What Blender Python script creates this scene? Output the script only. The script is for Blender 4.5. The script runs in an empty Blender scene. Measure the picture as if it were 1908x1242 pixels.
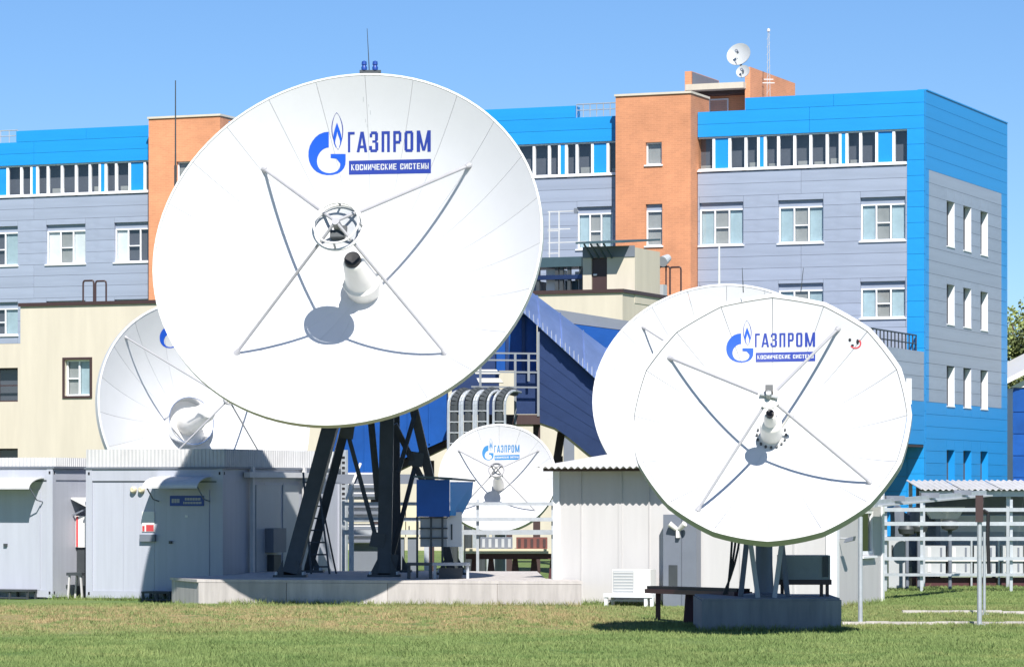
import bpy, math, random
import numpy as np
from mathutils import Vector, Matrix
R = math.radians
random.seed(7)
S = bpy.context.scene
COL = S.collection
# ------------------------------------------------------------------ camera
F, CX, HV, H = 6342.0, 954.0, 912.0, 2.0      # focal in photo pixels, centre column, horizon row, eye height
cam = bpy.data.cameras.new('camera'); camo = bpy.data.objects.new('camera', cam); COL.objects.link(camo)
camo.location = (0, 0, H); camo.rotation_euler = (R(90), 0, 0)
cam.sensor_width = 36; cam.lens = F / 1908 * 36; cam.shift_y = (HV - 621) / 1908
cam.clip_start = 0.5; cam.clip_end = 6000
S.camera = camo
# ------------------------------------------------------------------ sky, sun, exposure
EL, AZ = 44.5, 8.5                            # sun behind the camera, a little to the right
w = bpy.data.worlds.new('World'); S.world = w; w.use_nodes = True
nt = w.node_tree; bg = nt.nodes['Background']
sky = nt.nodes.new('ShaderNodeTexSky'); sky.sky_type = 'NISHITA'; sky.sun_disc = False
sky.sun_elevation = R(EL); sky.sun_rotation = R(180 - AZ)
sky.altitude = 0; sky.air_density = 0.85; sky.dust_density = 0.0; sky.ozone_density = 10.0
nt.links.new(sky.outputs[0], bg.inputs[0]); bg.inputs[1].default_value = 0.082
sl = bpy.data.lights.new('sun', 'SUN'); sl.energy = 5.0; sl.angle = R(0.5); sl.color = (1.0, 0.955, 0.89)
so = bpy.data.objects.new('sun', sl); COL.objects.link(so)
sd = Vector((math.sin(R(AZ)) * math.cos(R(EL)), -math.cos(R(AZ)) * math.cos(R(EL)), math.sin(R(EL))))
so.rotation_euler = sd.to_track_quat('Z', 'Y').to_euler(); so.location = (0, -20, 60)
S.view_settings.view_transform = 'Standard'; S.view_settings.look = 'None'
S.view_settings.exposure = 0.56; S.view_settings.gamma = 1.0
# ------------------------------------------------------------------ materials
MATS = {}
def mat(name, col, rough=0.6, metal=0.0, var=0.08, scale=3.0, bump=0.0, spec=0.5, streak=False):
    if name in MATS: return MATS[name]
    m = bpy.data.materials.new(name); m.use_nodes = True; MATS[name] = m
    n, l = m.node_tree.nodes, m.node_tree.links; b = n['Principled BSDF']
    b.inputs['Roughness'].default_value = rough; b.inputs['Metallic'].default_value = metal
    b.inputs['Specular IOR Level'].default_value = spec
    c = n.new('ShaderNodeTexCoord'); t = n.new('ShaderNodeTexNoise'); t.inputs['Scale'].default_value = scale
    t.inputs['Detail'].default_value = 6; t.inputs['Roughness'].default_value = 0.65
    if streak:
        mp = n.new('ShaderNodeMapping'); mp.inputs['Scale'].default_value = (3, 3, 0.35)
        l.new(c.outputs['Object'], mp.inputs[0]); l.new(mp.outputs[0], t.inputs['Vector'])
    else: l.new(c.outputs['Object'], t.inputs['Vector'])
    info = n.new('ShaderNodeObjectInfo')
    mr = n.new('ShaderNodeMapRange'); mr.inputs[1].default_value = 0.25; mr.inputs[2].default_value = 0.75
    mr.inputs[3].default_value = 1 - var; mr.inputs[4].default_value = 1 + var
    l.new(t.outputs[0], mr.inputs[0])
    mr2 = n.new('ShaderNodeMapRange'); mr2.inputs[3].default_value = 1 - var * 0.5; mr2.inputs[4].default_value = 1 + var * 0.5
    l.new(info.outputs['Random'], mr2.inputs[0])
    mu = n.new('ShaderNodeMath'); mu.operation = 'MULTIPLY'; l.new(mr.outputs[0], mu.inputs[0]); l.new(mr2.outputs[0], mu.inputs[1])
    vm = n.new('ShaderNodeVectorMath'); vm.operation = 'SCALE'; vm.inputs[0].default_value = col
    l.new(mu.outputs[0], vm.inputs['Scale']); l.new(vm.outputs[0], b.inputs['Base Color'])
    if bump:
        bp = n.new('ShaderNodeBump'); bp.inputs['Strength'].default_value = bump; bp.inputs['Distance'].default_value = 0.03
        l.new(t.outputs[0], bp.inputs['Height']); l.new(bp.outputs[0], b.inputs['Normal'])
    return m
def glassmat(name, tint, refl=0.12):
    m = bpy.data.materials.new(name); m.use_nodes = True; MATS[name] = m
    n, l = m.node_tree.nodes, m.node_tree.links; n.remove(n['Principled BSDF'])
    tr = n.new('ShaderNodeBsdfTransparent'); tr.inputs[0].default_value = (*tint, 1)
    gl = n.new('ShaderNodeBsdfGlossy'); gl.inputs['Roughness'].default_value = 0.03
    fr = n.new('ShaderNodeLayerWeight'); pw = n.new('ShaderNodeMath'); pw.operation = 'POWER'; pw.inputs[1].default_value = 4.0; l.new(fr.outputs['Facing'], pw.inputs[0])
    ad = n.new('ShaderNodeMath'); ad.inputs[1].default_value = refl + 0.05; l.new(pw.outputs[0], ad.inputs[0])
    mx = n.new('ShaderNodeMixShader'); l.new(ad.outputs[0], mx.inputs[0]); l.new(tr.outputs[0], mx.inputs[1]); l.new(gl.outputs[0], mx.inputs[2])
    l.new(mx.outputs[0], n['Material Output'].inputs[0]); return m
M = {}
M['grey'] = mat('grey_cladding', (0.295, 0.34, 0.435), 0.45, 0, 0.09, 1.2)
M['blue'] = mat('blue_cladding', (0.012, 0.265, 0.66), 0.4, 0, 0.05, 1.2)
M['cream'] = mat('cream_render', (0.58, 0.525, 0.43), 0.85, 0, 0.09, 0.5, 0.1, streak=True)
M['white'] = mat('white_frame', (0.78, 0.79, 0.82), 0.35, 0, 0.03)
M['inside'] = mat('dark_interior', (0.085, 0.09, 0.11), 0.8)
M['curtain'] = mat('pale_curtain', (0.36, 0.46, 0.50), 0.9, 0, 0.15, 2)
M['curtain2'] = mat('white_curtain', (0.72, 0.74, 0.74), 0.9, 0, 0.12, 2)
M['curtain3'] = mat('grey_blind', (0.30, 0.30, 0.29), 0.9, 0, 0.15, 2)
M['glass'] = glassmat('window_glass', (0.92, 0.95, 0.96), 0.03)
M['brownmetal'] = mat('brown_metal', (0.055, 0.03, 0.03), 0.5)
M['dark'] = mat('dark_grey_steel', (0.052, 0.060, 0.066), 0.5, 0.1, 0.2)
M['black'] = mat('black_rubber', (0.012, 0.012, 0.015), 0.6)
M['galv'] = mat('galvanised_steel', (0.50, 0.53, 0.56), 0.42, 0.45, 0.15, 6)
M['dishwhite'] = mat('white_dish_paint', (0.575, 0.585, 0.605), 0.6, 0, 0.04, 0.6)
M['lip'] = mat('dish_lip_paint', (0.50, 0.505, 0.50), 0.55, 0, 0.05, 2)
M['dishrim'] = mat('rim_paint', (0.62, 0.64, 0.62), 0.5, 0, 0.08, 2)
M['strut'] = mat('shaded_strut_grey', (0.36, 0.36, 0.38), 0.5, 0, 0.08)  # shade on the struts is put into this darker grey
M['feed'] = mat('cream_feed_paint', (0.72, 0.70, 0.66), 0.45, 0, 0.05)
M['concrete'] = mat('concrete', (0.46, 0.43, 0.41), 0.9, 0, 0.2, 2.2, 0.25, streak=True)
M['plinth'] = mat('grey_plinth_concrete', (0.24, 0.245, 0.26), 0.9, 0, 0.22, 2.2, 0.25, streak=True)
M['contain'] = mat('lilac_grey_container', (0.43, 0.45, 0.515), 0.45, 0, 0.09, 1.0, streak=True)
M['shed'] = mat('shed_panel', (0.53, 0.52, 0.52), 0.6, 0, 0.07, 1.0, streak=True)
M['roofsheet'] = mat('corrugated_sheet', (0.57, 0.57, 0.575), 0.6, 0, 0.12, 2)
M['navy'] = mat('blue_gallery_sheet', (0.045, 0.075, 0.18), 0.42, 0.8, 0.2, 0.8, 0.1)  # shade on the gallery's near side is put into this dark base
M['navyroof'] = mat('blue_roof_sheet', (0.34, 0.46, 0.76), 0.33, 0.75, 0.15, 1.5, 0.25)  # base lightened against the sides for a sunlit highlight
M['galblue'] = mat('bright_blue_sheet', (0.008, 0.085, 0.36), 0.38, 0.25, 0.25, 0.8, 0.3)
M['signblue'] = mat('sign_blue', (0.015, 0.06, 0.30), 0.4)
M['logoblue'] = mat('emblem_blue', (0.006, 0.085, 0.55), 0.45, 0, 0.02)
M['textblue'] = mat('lettering_blue', (0.02, 0.045, 0.30), 0.45, 0, 0.02)
M['logocyan'] = mat('faded_emblem_blue', (0.03, 0.20, 0.46), 0.5, 0, 0.02)
M['red'] = mat('red_print', (0.55, 0.06, 0.07), 0.5)
M['maroon'] = mat('maroon_steel', (0.07, 0.02, 0.025), 0.5)
M['acwhite'] = mat('appliance_white', (0.72, 0.71, 0.69), 0.4, 0, 0.04)
M['cabinet'] = mat('cabinet_grey', (0.42, 0.44, 0.46), 0.45, 0, 0.06)
M['slate'] = mat('slate_grey_paint', (0.16, 0.18, 0.22), 0.5, 0, 0.06)
M['teal'] = mat('dark_teal_metal', (0.05, 0.09, 0.11), 0.45, 0.1, 0.1)
M['mirror'] = mat('polished_aluminium', (0.75, 0.76, 0.78), 0.22, 0.9, 0.05)
M['beige'] = mat('beige_box', (0.62, 0.56, 0.40), 0.6)
def brickmat():
    m = mat('orange_brick', (0.61, 0.265, 0.135), 0.85, 0, 0.16, 0.7); n, l = m.node_tree.nodes, m.node_tree.links
    b = n['Principled BSDF']; old = b.inputs['Base Color'].links[0].from_socket
    br = n.new('ShaderNodeTexBrick'); br.inputs['Scale'].default_value = 1.0
    br.inputs['Brick Width'].default_value = 0.26; br.inputs['Row Height'].default_value = 0.077; br.inputs['Mortar Size'].default_value = 0.010
    br.inputs['Color1'].default_value = (1, 1, 1, 1); br.inputs['Color2'].default_value = (0.88, 0.88, 0.9, 1); br.inputs['Mortar'].default_value = (1.04, 1.1, 1.14, 1)
    c = n['Texture Coordinate']; sp = n.new('ShaderNodeSeparateXYZ'); cb = n.new('ShaderNodeCombineXYZ'); ad = n.new('ShaderNodeMath')
    l.new(c.outputs['Object'], sp.inputs[0]); l.new(sp.outputs[0], ad.inputs[0]); l.new(sp.outputs[1], ad.inputs[1])
    l.new(ad.outputs[0], cb.inputs[0]); l.new(sp.outputs[2], cb.inputs[1]); l.new(cb.outputs[0], br.inputs['Vector'])
    mx = n.new('ShaderNodeVectorMath'); mx.operation = 'MULTIPLY'; l.new(old, mx.inputs[0]); l.new(br.outputs[0], mx.inputs[1]); l.new(mx.outputs[0], b.inputs['Base Color'])
    return m
M['brick'] = brickmat()
# ------------------------------------------------------------------ helpers
WM = {}
def W(u, v, Y):
    """photo pixel at depth Y -> world point"""
    return Vector(((u - CX) * Y / F, Y, H - (v - HV) * Y / F))
def tag(o, label, cat, group=None):
    o['label'] = label; o['category'] = cat
    if group: o['group'] = group
    return o
def thing(name, label, cat, loc=(0, 0, 0), rz=0.0, group=None):
    o = bpy.data.objects.new(name, None); COL.objects.link(o); o.empty_display_size = 0.3
    o.location = loc; o.rotation_euler = (0, 0, rz)
    WM[o.name] = Matrix.Translation(Vector(loc)) @ Matrix.Rotation(rz, 4, 'Z')
    return tag(o, label, cat, group)
class MB:
    def __init__(s): s.v = []; s.f = []
    def add(s, vs, fs):
        k = len(s.v); s.v += [tuple(p) for p in vs]; s.f += [tuple(i + k for i in f) for f in fs]; return s
    def box(s, x0, y0, z0, x1, y1, z1):
        x0, x1 = min(x0, x1), max(x0, x1); y0, y1 = min(y0, y1), max(y0, y1); z0, z1 = min(z0, z1), max(z0, z1)
        return s.add([(x0,y0,z0),(x1,y0,z0),(x1,y1,z0),(x0,y1,z0),(x0,y0,z1),(x1,y0,z1),(x1,y1,z1),(x0,y1,z1)],
                     [(0,3,2,1),(4,5,6,7),(0,1,5,4),(1,2,6,5),(2,3,7,6),(3,0,4,7)])
    def quad(s, *p): return s.add(p, [tuple(range(len(p)))])
    def prism(s, pts, vec):
        n = len(pts); vec = Vector(vec); q = [Vector(p) + vec for p in pts]
        return s.add(list(pts) + q, [tuple(range(n))[::-1], tuple(range(n, 2 * n))] + [(i, (i + 1) % n, (i + 1) % n + n, i + n) for i in range(n)])
    def cyl(s, a, b, r0, r1=None, n=12, cap=True):
        r1 = r0 if r1 is None else r1; a, b = Vector(a), Vector(b); d = (b - a).normalized()
        u = d.orthogonal().normalized(); w_ = d.cross(u); k = len(s.v)
        for p, r in ((a, r0), (b, r1)):
            for i in range(n):
                t = 2 * math.pi * i / n; s.v.append(tuple(p + (u * math.cos(t) + w_ * math.sin(t)) * r))
        s.f += [(k + i, k + (i + 1) % n, k + n + (i + 1) % n, k + n + i) for i in range(n)]
        if cap: s.f += [tuple(k + i for i in range(n))[::-1], tuple(k + n + i for i in range(n))]
        return s
    def tube(s, path, r, n=8):
        for a, b in zip(path[:-1], path[1:]):
            if (Vector(b) - Vector(a)).length > 1e-6: s.cyl(a, b, r, r, n)
        return s
    def beam(s, a, b, wx, wy):
        """rectangular bar from a to b, wx across (horizontal), wy the other way"""
        a, b = Vector(a), Vector(b); d = (b - a).normalized()
        sx = d.cross(Vector((0, 0, 1))) if abs(d.z) < 0.99 else Vector((1, 0, 0))
        if abs(d.z) > 0.5: sx = Vector((1, 0, 0)) - d * d.x
        sx.normalize(); sy = d.cross(sx).normalized()
        p = [a + sx * i * wx / 2 + sy * j * wy / 2 for i, j in ((-1,-1),(1,-1),(1,1),(-1,1))]
        return s.prism(p, b - a)
    def lathe(s, prof, n=32, ax=Matrix.Identity(4)):
        k = len(s.v); m = len(prof)
        for i in range(n):
            t = 2 * math.pi * i / n
            for r, z in prof: s.v.append(tuple(ax @ Vector((r * math.cos(t), r * math.sin(t), z))))
        for i in range(n):
            for j in range(m - 1):
                a = k + i * m + j; b = k + ((i + 1) % n) * m + j; s.f.append((a, b, b + 1, a + 1))
        return s
    def build(s, name, m, parent=None, world=True, smooth=False, kind=None):
        me = bpy.data.meshes.new(name)
        vs = s.v
        if parent is not None and world:
            iv = WM[parent.name].inverted(); vs = [tuple(iv @ Vector(p)) for p in vs]
        me.from_pydata(vs, [], s.f); me.materials.append(m); me.validate(); me.update()
        import bmesh
        if len(s.f) > 1: bm = bmesh.new(); bm.from_mesh(me); bmesh.ops.recalc_face_normals(bm, faces=bm.faces); bm.to_mesh(me); bm.free()
        if smooth:
            me.polygons.foreach_set('use_smooth', [True] * len(me.polygons))
            me.set_sharp_from_angle(angle=R(38))
        o = bpy.data.objects.new(name, me); COL.objects.link(o)
        if parent is not None: o.parent = parent; WM[o.name] = WM[parent.name]
        else: WM[o.name] = Matrix.Identity(4)
        if kind: o['kind'] = kind
        return o
def bx(name, m, parent, a, b, world=False): return MB().box(*a, *b).build(name, m, parent, world)
UC = {}
def piece(name, m, parent, a, b):
    """box piece sharing one unit cube mesh per material"""
    if m.name not in UC:
        me = bpy.data.meshes.new(name); q = MB().box(-1, -1, -1, 1, 1, 1); me.from_pydata(q.v, [], q.f); me.materials.append(m); UC[m.name] = me
    o = bpy.data.objects.new(name, UC[m.name]); COL.objects.link(o); o.parent = parent; WM[o.name] = WM[parent.name]
    o.location = [(p + q) / 2 for p, q in zip(a, b)]; o.scale = [abs(q - p) / 2 for p, q in zip(a, b)]
    return o
class Frame:
    def __init__(s, u, Y, rz, gz=-0.15):
        p = W(u, 0, Y); s.o = Vector((p.x, p.y)); s.rz = rz; s.gz = gz
        s.ex = Vector((math.cos(rz), math.sin(rz))); s.ey = Vector((-math.sin(rz), math.cos(rz)))
        s.loc = (p.x, p.y, gz)
    def onfront(s, u, y=0.0):
        k = Vector(((u - CX) / F, 1)); Yd = (y + s.o.dot(s.ey)) / k.dot(s.ey); return Yd, (k * Yd - s.o).dot(s.ex)
    def x(s, u, y=0.0): return s.onfront(u, y)[1]
    def z(s, u, v, y=0.0): return H + (HV - v) / F * s.onfront(u, y)[0] - s.gz
    def onside(s, u, x=0.0):
        k = Vector(((u - CX) / F, 1)); Yd = (x + s.o.dot(s.ex)) / k.dot(s.ex); return Yd, (k * Yd - s.o).dot(s.ey)
    def y(s, u, x=0.0): return s.onside(u, x)[1]
    def zs(s, u, v, x=0.0): return H + (HV - v) / F * s.onside(u, x)[0] - s.gz
def wallmesh(x0, x1, z0, z1, holes, y0, y1, axis='x'):
    """slab with rectangular holes; front at y0, back at y1 (axis 'y': slab runs along y, y0/y1 are x)"""
    mb = MB(); xs = sorted({x0, x1, *[c for h in holes for c in h[:2] if x0 < c < x1]}); zs = sorted({z0, z1, *[c for h in holes for c in h[2:] if z0 < c < z1]})
    for i in range(len(xs) - 1):
        for j in range(len(zs) - 1):
            cx, cz = (xs[i] + xs[i + 1]) / 2, (zs[j] + zs[j + 1]) / 2
            if any(h[0] < cx < h[1] and h[2] < cz < h[3] for h in holes): continue
            if axis == 'x': mb.box(xs[i], y0, zs[j], xs[i + 1], y1, zs[j + 1])
            else: mb.box(y0, xs[i], zs[j], y1, xs[i + 1], zs[j + 1])
    # drop interior faces shared by neighbouring boxes
    cnt = {}
    for f in mb.f:
        k = frozenset(tuple(round(c, 5) for c in mb.v[i]) for i in f); cnt[k] = cnt.get(k, 0) + 1
    mb.f = [f for f in mb.f if cnt[frozenset(tuple(round(c, 5) for c in mb.v[i]) for i in f)] == 1]
    return mb
def clad(parent, m, a0, a1, z0, z1, holes, plane, thick, axis='x', h=0.5, maxlen=7.0, gap=0.011, name='cladding_panel'):
    """courses of cladding boards, cut round the openings; boards are objects"""
    nz = max(1, round((z1 - z0) / h)); dz = (z1 - z0) / nz
    def emit(a, b, c, d):
        if b - a < 0.06 or d - c < 0.05: return
        g = gap / 2
        if axis == 'x': piece(name, m, parent, (a + g, plane, c + g), (b - g, plane + thick, d - g))
        else: piece(name, m, parent, (plane - thick, a + g, c + g), (plane, b - g, d - g))
    for j in range(nz):
        c, d = z0 + j * dz, z0 + (j + 1) * dz
        hs = [q for q in holes if q[2] < d - 0.01 and q[3] > c + 0.01 and q[1] > a0 and q[0] < a1]
        hs.sort(); cur = a0; segs = []
        for q in hs:
            if q[0] > cur: segs.append((cur, q[0], c, d))
            lo, hi = max(q[0], a0), min(q[1], a1)
            if q[2] > c + 0.05: segs.append((lo, hi, c, q[2]))
            if q[3] < d - 0.05: segs.append((lo, hi, q[3], d))
            cur = max(cur, hi)
        if cur < a1: segs.append((cur, a1, c, d))
        for (a, b, e, f) in segs:
            n = max(1, math.ceil((b - a) / maxlen))
            for i in range(n): emit(a + (b - a) * i / n, a + (b - a) * (i + 1) / n, e, f)
# ------------------------------------------------------------------ lawn
def sst(a, b, t):
    t = min(1, max(0, (t - a) / (b - a))); return t * t * (3 - 2 * t)
def gz(x, y):
    lx = sst(0.6, 2.2, x); fade = (1 - sst(57, 62.5, y)) * (1 if y > 30 else 0)
    bank = 0.06 * math.exp(-((y - 58.0) / 2.2) ** 2) * (1 - lx) - 0.04 * math.exp(-((y - 50.5) / 2.5) ** 2) * (1 - lx)
    und = 0.012 * math.sin(x * 0.9 + y * 0.35) + 0.010 * math.sin(x * 2.3 - y * 0.8) + 0.008 * math.sin(x * 4.1 + y * 1.7)
    dip = 0.09 * sst(63.6, 66.6, y) * (1 - sst(74, 78, y)) * (1 - sst(-6.4, -5.8, x))
    return -0.15 + bank + und * fade - dip
def lawnmat(name, cols, ns, blade=False):
    m = bpy.data.materials.new(name); m.use_nodes = True; n, l = m.node_tree.nodes, m.node_tree.links; b = n['Principled BSDF']
    b.inputs['Roughness'].default_value = 0.8; b.inputs['Specular IOR Level'].default_value = 0.15
    g = n.new('ShaderNodeNewGeometry'); mp = n.new('ShaderNodeMapping'); mp.inputs['Scale'].default_value = (0.55, 0.9, 0.5)
    l.new(g.outputs['Position'], mp.inputs[0])
    t = n.new('ShaderNodeTexNoise'); t.inputs['Scale'].default_value = 0.9; t.inputs['Detail'].default_value = 8; t.inputs['Roughness'].default_value = 0.7
    l.new(mp.outputs[0], t.inputs['Vector'])
    # dry grass where the bank is trodden (between 48 and 60 m, left of the pedestal)
    sp = n.new('ShaderNodeSeparateXYZ'); l.new(g.outputs['Position'], sp.inputs[0])
    def rng(sock, a, b_, c, d):
        q = n.new('ShaderNodeMapRange'); q.interpolation_type = 'SMOOTHSTEP'
        for i, k in enumerate((a, b_, c, d)): q.inputs[i + 1].default_value = k
        l.new(sock, q.inputs[0]); return q.outputs[0]
    def mul(a, b_):
        q = n.new('ShaderNodeMath'); q.operation = 'MULTIPLY'; l.new(a, q.inputs[0])
        if isinstance(b_, float): q.inputs[1].default_value = b_
        else: l.new(b_, q.inputs[1])
        return q.outputs[0]
    dry = mul(mul(rng(sp.outputs[1], 50.0, 54.5, 0, 1), rng(sp.outputs[1], 61.5, 64.0, 1, 0)), rng(sp.outputs[0], 0.8, 2.6, 1.0, 0.3))
    fine = n.new('ShaderNodeTexNoise'); fine.inputs['Scale'].default_value = 3.0; fine.inputs['Detail'].default_value = 6; l.new(g.outputs['Position'], fine.inputs['Vector'])
    dry = mul(dry, rng(fine.outputs[0], 0.36, 0.62, 0.08, 1.0))
    r = n.new('ShaderNodeValToRGB'); e = r.color_ramp.elements
    e[0].position = 0.36; e[0].color = (*cols[0], 1); e[1].position = 0.60; e[1].color = (*cols[1], 1); e2 = e.new(0.72); e2.color = (cols[1][0] * 1.35, cols[1][1] * 1.05, cols[1][2] * 1.15, 1)
    l.new(t.outputs[0], r.inputs[0])
    mx = n.new('ShaderNodeMix'); mx.data_type = 'RGBA'; l.new(dry, mx.inputs[0]); l.new(r.outputs[0], mx.inputs[6]); mx.inputs[7].default_value = (*cols[2], 1)
    l.new(mx.outputs[2], b.inputs['Base Color'])
    if not blade:
        bp = n.new('ShaderNodeBump'); bp.inputs['Strength'].default_value = 0.6; bp.inputs['Distance'].default_value = 0.05
        t2 = n.new('ShaderNodeTexNoise'); t2.inputs['Scale'].default_value = 25; t2.inputs['Detail'].default_value = 4
        l.new(g.outputs['Position'], t2.inputs['Vector']); l.new(t2.outputs[0], bp.inputs['Height']); l.new(bp.outputs[0], b.inputs['Normal'])
    return m
M['lawn'] = lawnmat('lawn', ((0.10, 0.165, 0.05), (0.165, 0.22, 0.075), (0.29, 0.235, 0.115)), 1)
M['blade'] = lawnmat('grass_blades', ((0.125, 0.195, 0.062), (0.22, 0.275, 0.10), (0.36, 0.285, 0.15)), 1, True)
def lawn():
    xs = [-3000, -900, -300, -120, -60] + [i * 1.0 for i in range(-34, 35)] + [60, 120, 300, 900, 3000]
    ys = [-60, 0, 20, 28] + [34 + i * 0.6 for i in range(56)] + [70, 80, 100, 130, 180, 300, 700, 2000, 4500]
    mb = MB(); nx = len(xs)
    mb.v = [(x, y, gz(x, y)) for y in ys for x in xs]
    mb.f = [(j * nx + i, j * nx + i + 1, (j + 1) * nx + i + 1, (j + 1) * nx + i) for j in range(len(ys) - 1) for i in range(nx - 1)]
    mb.build('lawn', M['lawn'], None, smooth=True, kind='structure')
lawn()
def strip(name, pts, h, m=None):
    mb = MB(); mb.prism([(x, y, gz(x, y) - 0.1) for x, y in pts], (0, 0, 0.1 + h)); mb.build(name, m or M['concrete'], None, kind='structure')
# ------------------------------------------------------------------ office building (far, five storeys)
RZ = R(-22.18)
B = Frame(1722, 135.0, RZ)
ob = thing('office_building', 'large five-storey office building clad in blue and grey with orange brick stair towers', 'building', B.loc, RZ)
TH = 0.24
zt = B.z(1722, 167); ztl = B.z(1345, 207)                       # parapet, lowered parapet
zr1, zr0 = B.z(1690, 240), B.z(1690, 303)                       # ribbon window
zA1, zA0 = B.z(1645, 367), B.z(1645, 448)
zB1, zB0 = B.z(1645, 524), B.z(1645, 592)
st = zA1 - zB1
zC1, zC0 = zB1 - st, zB0 - st
zg = B.zs(1728, 748)                                           # grey / blue boundary low down
XL = B.x(-160)
tRx0, tRx1 = B.x(1147, -0.8), B.x(1287, -0.8)
tLx0, tLx1 = B.x(277, -0.8), B.x(410, -0.8)
side_y1 = B.y(1877)
core = bx('wall', M['inside'], ob, (XL, TH + 0.25, 0), (-TH - 0.03, side_y1, ztl - 0.4))
core2 = bx('wall', M['grey'], ob, (XL, TH + 0.9, ztl - 0.4), (-TH - 0.03, side_y1 - 0.3, ztl - 0.15))
def window(parent, x0, x1, z0, z1, y, nv=3, head=0.26, curt=None, transom=(1,), fm=None, axis='x', sill=True):
    """recessed window: head panel, white frame, panes, curtains, sill"""
    fm = fm or M['white']; t = 0.06; mb = MB(); yy0, yy1 = y + 0.12, y + 0.19
    zt_ = z1 - head
    mb.box(x0, yy0, z0, x1, yy1, z0 + t); mb.box(x0, yy0, zt_ - t, x1, yy1, zt_)
    cells = []
    for i in range(nv + 1):
        xc = x0 + t / 2 + (x1 - x0 - t) * i / nv; mb.box(xc - t / 2, yy0, z0 + t, xc + t / 2, yy1, zt_ - t)
        if i < nv: cells.append((xc + t / 2, x0 + t / 2 + (x1 - x0 - t) * (i + 1) / nv - t / 2))
    for i in transom:
        if i < nv: zc = (z0 + zt_) / 2 - 0.02; mb.box(cells[i][0], yy0, zc - t * 0.4, cells[i][1], yy1, zc + t * 0.4)
    wo = mb.build('window', fm, parent, False)
    for i, (a, b) in enumerate(cells):
        MB().quad((a, yy0 + 0.03, z0 + t), (b, yy0 + 0.03, z0 + t), (b, yy0 + 0.03, zt_ - t), (a, yy0 + 0.03, zt_ - t)).build('pane', M['glass'], wo, False)
        c = (curt or ['curtain', 'curtain3', 'curtain'])[i % 3]
        if c: bx('curtain', M[c], wo, (a, yy1 + 0.03, z0 + t * 0.5), (b, yy1 + 0.04, zt_ - t * 0.5))
    if head > 0.02: bx('head_panel', M['grey'] if fm is M['white'] else fm, wo, (x0, yy0 + 0.01, zt_), (x1, yy1 + 0.03, z1))
    if sill: bx('sill', M['white'], wo, (x0 - 0.05, y - 0.06, z0 - 0.06), (x1 + 0.05, yy0 + 0.01, z0 - 0.002))
    return wo
def hole(u0, u1, z0, z1, y=0.0): return (B.x(u0, y), B.x(u1, y), z0, z1)
def ribbon(x0, x1, bounds, y=0.0):
    """bounds: list of (u0,u1,kind) across the ribbon; g glass, b wide blue panel, n narrow blue panel"""
    wo = MB()
    wo.box(x0, y + 0.10, zr0 - 0.02, x1, y + 0.2, zr0 + 0.06); wo.box(x0, y + 0.10, zr1 - 0.06, x1, y + 0.2, zr1)
    cells = [(B.x(a), B.x(b), k) for a, b, k in bounds]
    edges = [x0] + [(cells[i][1] + cells[i + 1][0]) / 2 for i in range(len(cells) - 1)] + [x1]
    for e in edges[1:-1]: wo.box(e - 0.055, y + 0.08, zr0 + 0.06, e + 0.055, y + 0.2, zr1 - 0.06)
    o = wo.build('ribbon_window', M['white'], ob, False)
    bx('sill', M['white'], o, (x0, y - 0.07, zr0 - 0.07), (x1, y + 0.099, zr0 - 0.022))
    for i, (a, b, k) in enumerate(cells):
        e0, e1 = edges[i] + (0.055 if i else 0), edges[i + 1] - (0.055 if i < len(cells) - 1 else 0)
        if k == 'g':
            MB().quad((e0, y + 0.15, zr0 + 0.06), (e1, y + 0.15, zr0 + 0.06), (e1, y + 0.15, zr1 - 0.06), (e0, y + 0.15, zr1 - 0.06)).build('pane', M['glass'], o, False)
            if random.random() < 0.5: bx('desk_edge', M['curtain3'], o, (e0, y + 0.4, zr0 + 0.06), (e1, y + 0.44, zr0 + 0.2 + random.random() * 0.15))
        else: bx('blue_infill', M['galblue'] if k == 'x' else M['blue'], o, (e0, y + (0.12 if k == 'b' else 0.09), zr0 + 0.06), (e1, y + 0.16, zr1 - 0.06))
z3 = lambda a: 1280 + a / 3.03
z1_ = lambda a: 920 + a / 3.29
z0_ = lambda a: a / 3.104
# right wing
rw0, rw1 = B.x(1300), B.x(1690)
holesR = [hole(u0, u1, a, b) for (u0, u1) in ((1303, 1385), (1450, 1534), (1603, 1687)) for (a, b) in ((zA0, zA1), (zB0, zB1), (zC0, zC1))]
xstep = B.x(1388)
bk = bx('wall', M['inside'], ob, (rw0 - 0.4, TH + 0.02, 0), (-TH - 0.02, TH + 0.05, zr0 - 0.12))
clad(bk, M['blue'], rw0, 0, zr1, ztl, [], 0, TH)
up_ = bx('parapet_back', M['blue'], ob, (xstep, TH + 0.01, ztl), (-0.02, TH + 0.3, zt - 0.02))
clad(up_, M['blue'], xstep, 0, ztl, zt, [], 0, TH)
clad(bk, M['grey'], rw0, rw1, zg, zr0 - 0.1, holesR, 0, TH)
clad(bk, M['blue'], rw1, 0, 0.3, zr1, [], 0, TH, h=0.62)
clad(bk, M['blue'], rw0, rw1, 0.3, zg, [], 0, TH, h=0.62)
for h_ in holesR: window(ob, *h_, 0.0)
seq = [(70,145,'g'),(150,235,'b'),(240,322,'g'),(335,395,'g'),(405,435,'n'),(440,505,'g'),(520,598,'g'),(610,690,'g'),(700,780,'g'),(795,858,'g'),(865,893,'n'),(905,968,'g'),(985,1065,'g'),(1070,1160,'b'),(1168,1245,'g')]
ribbon(rw0, rw1, [(z3(a), z3(b), k) for a, b, k in seq])
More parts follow.
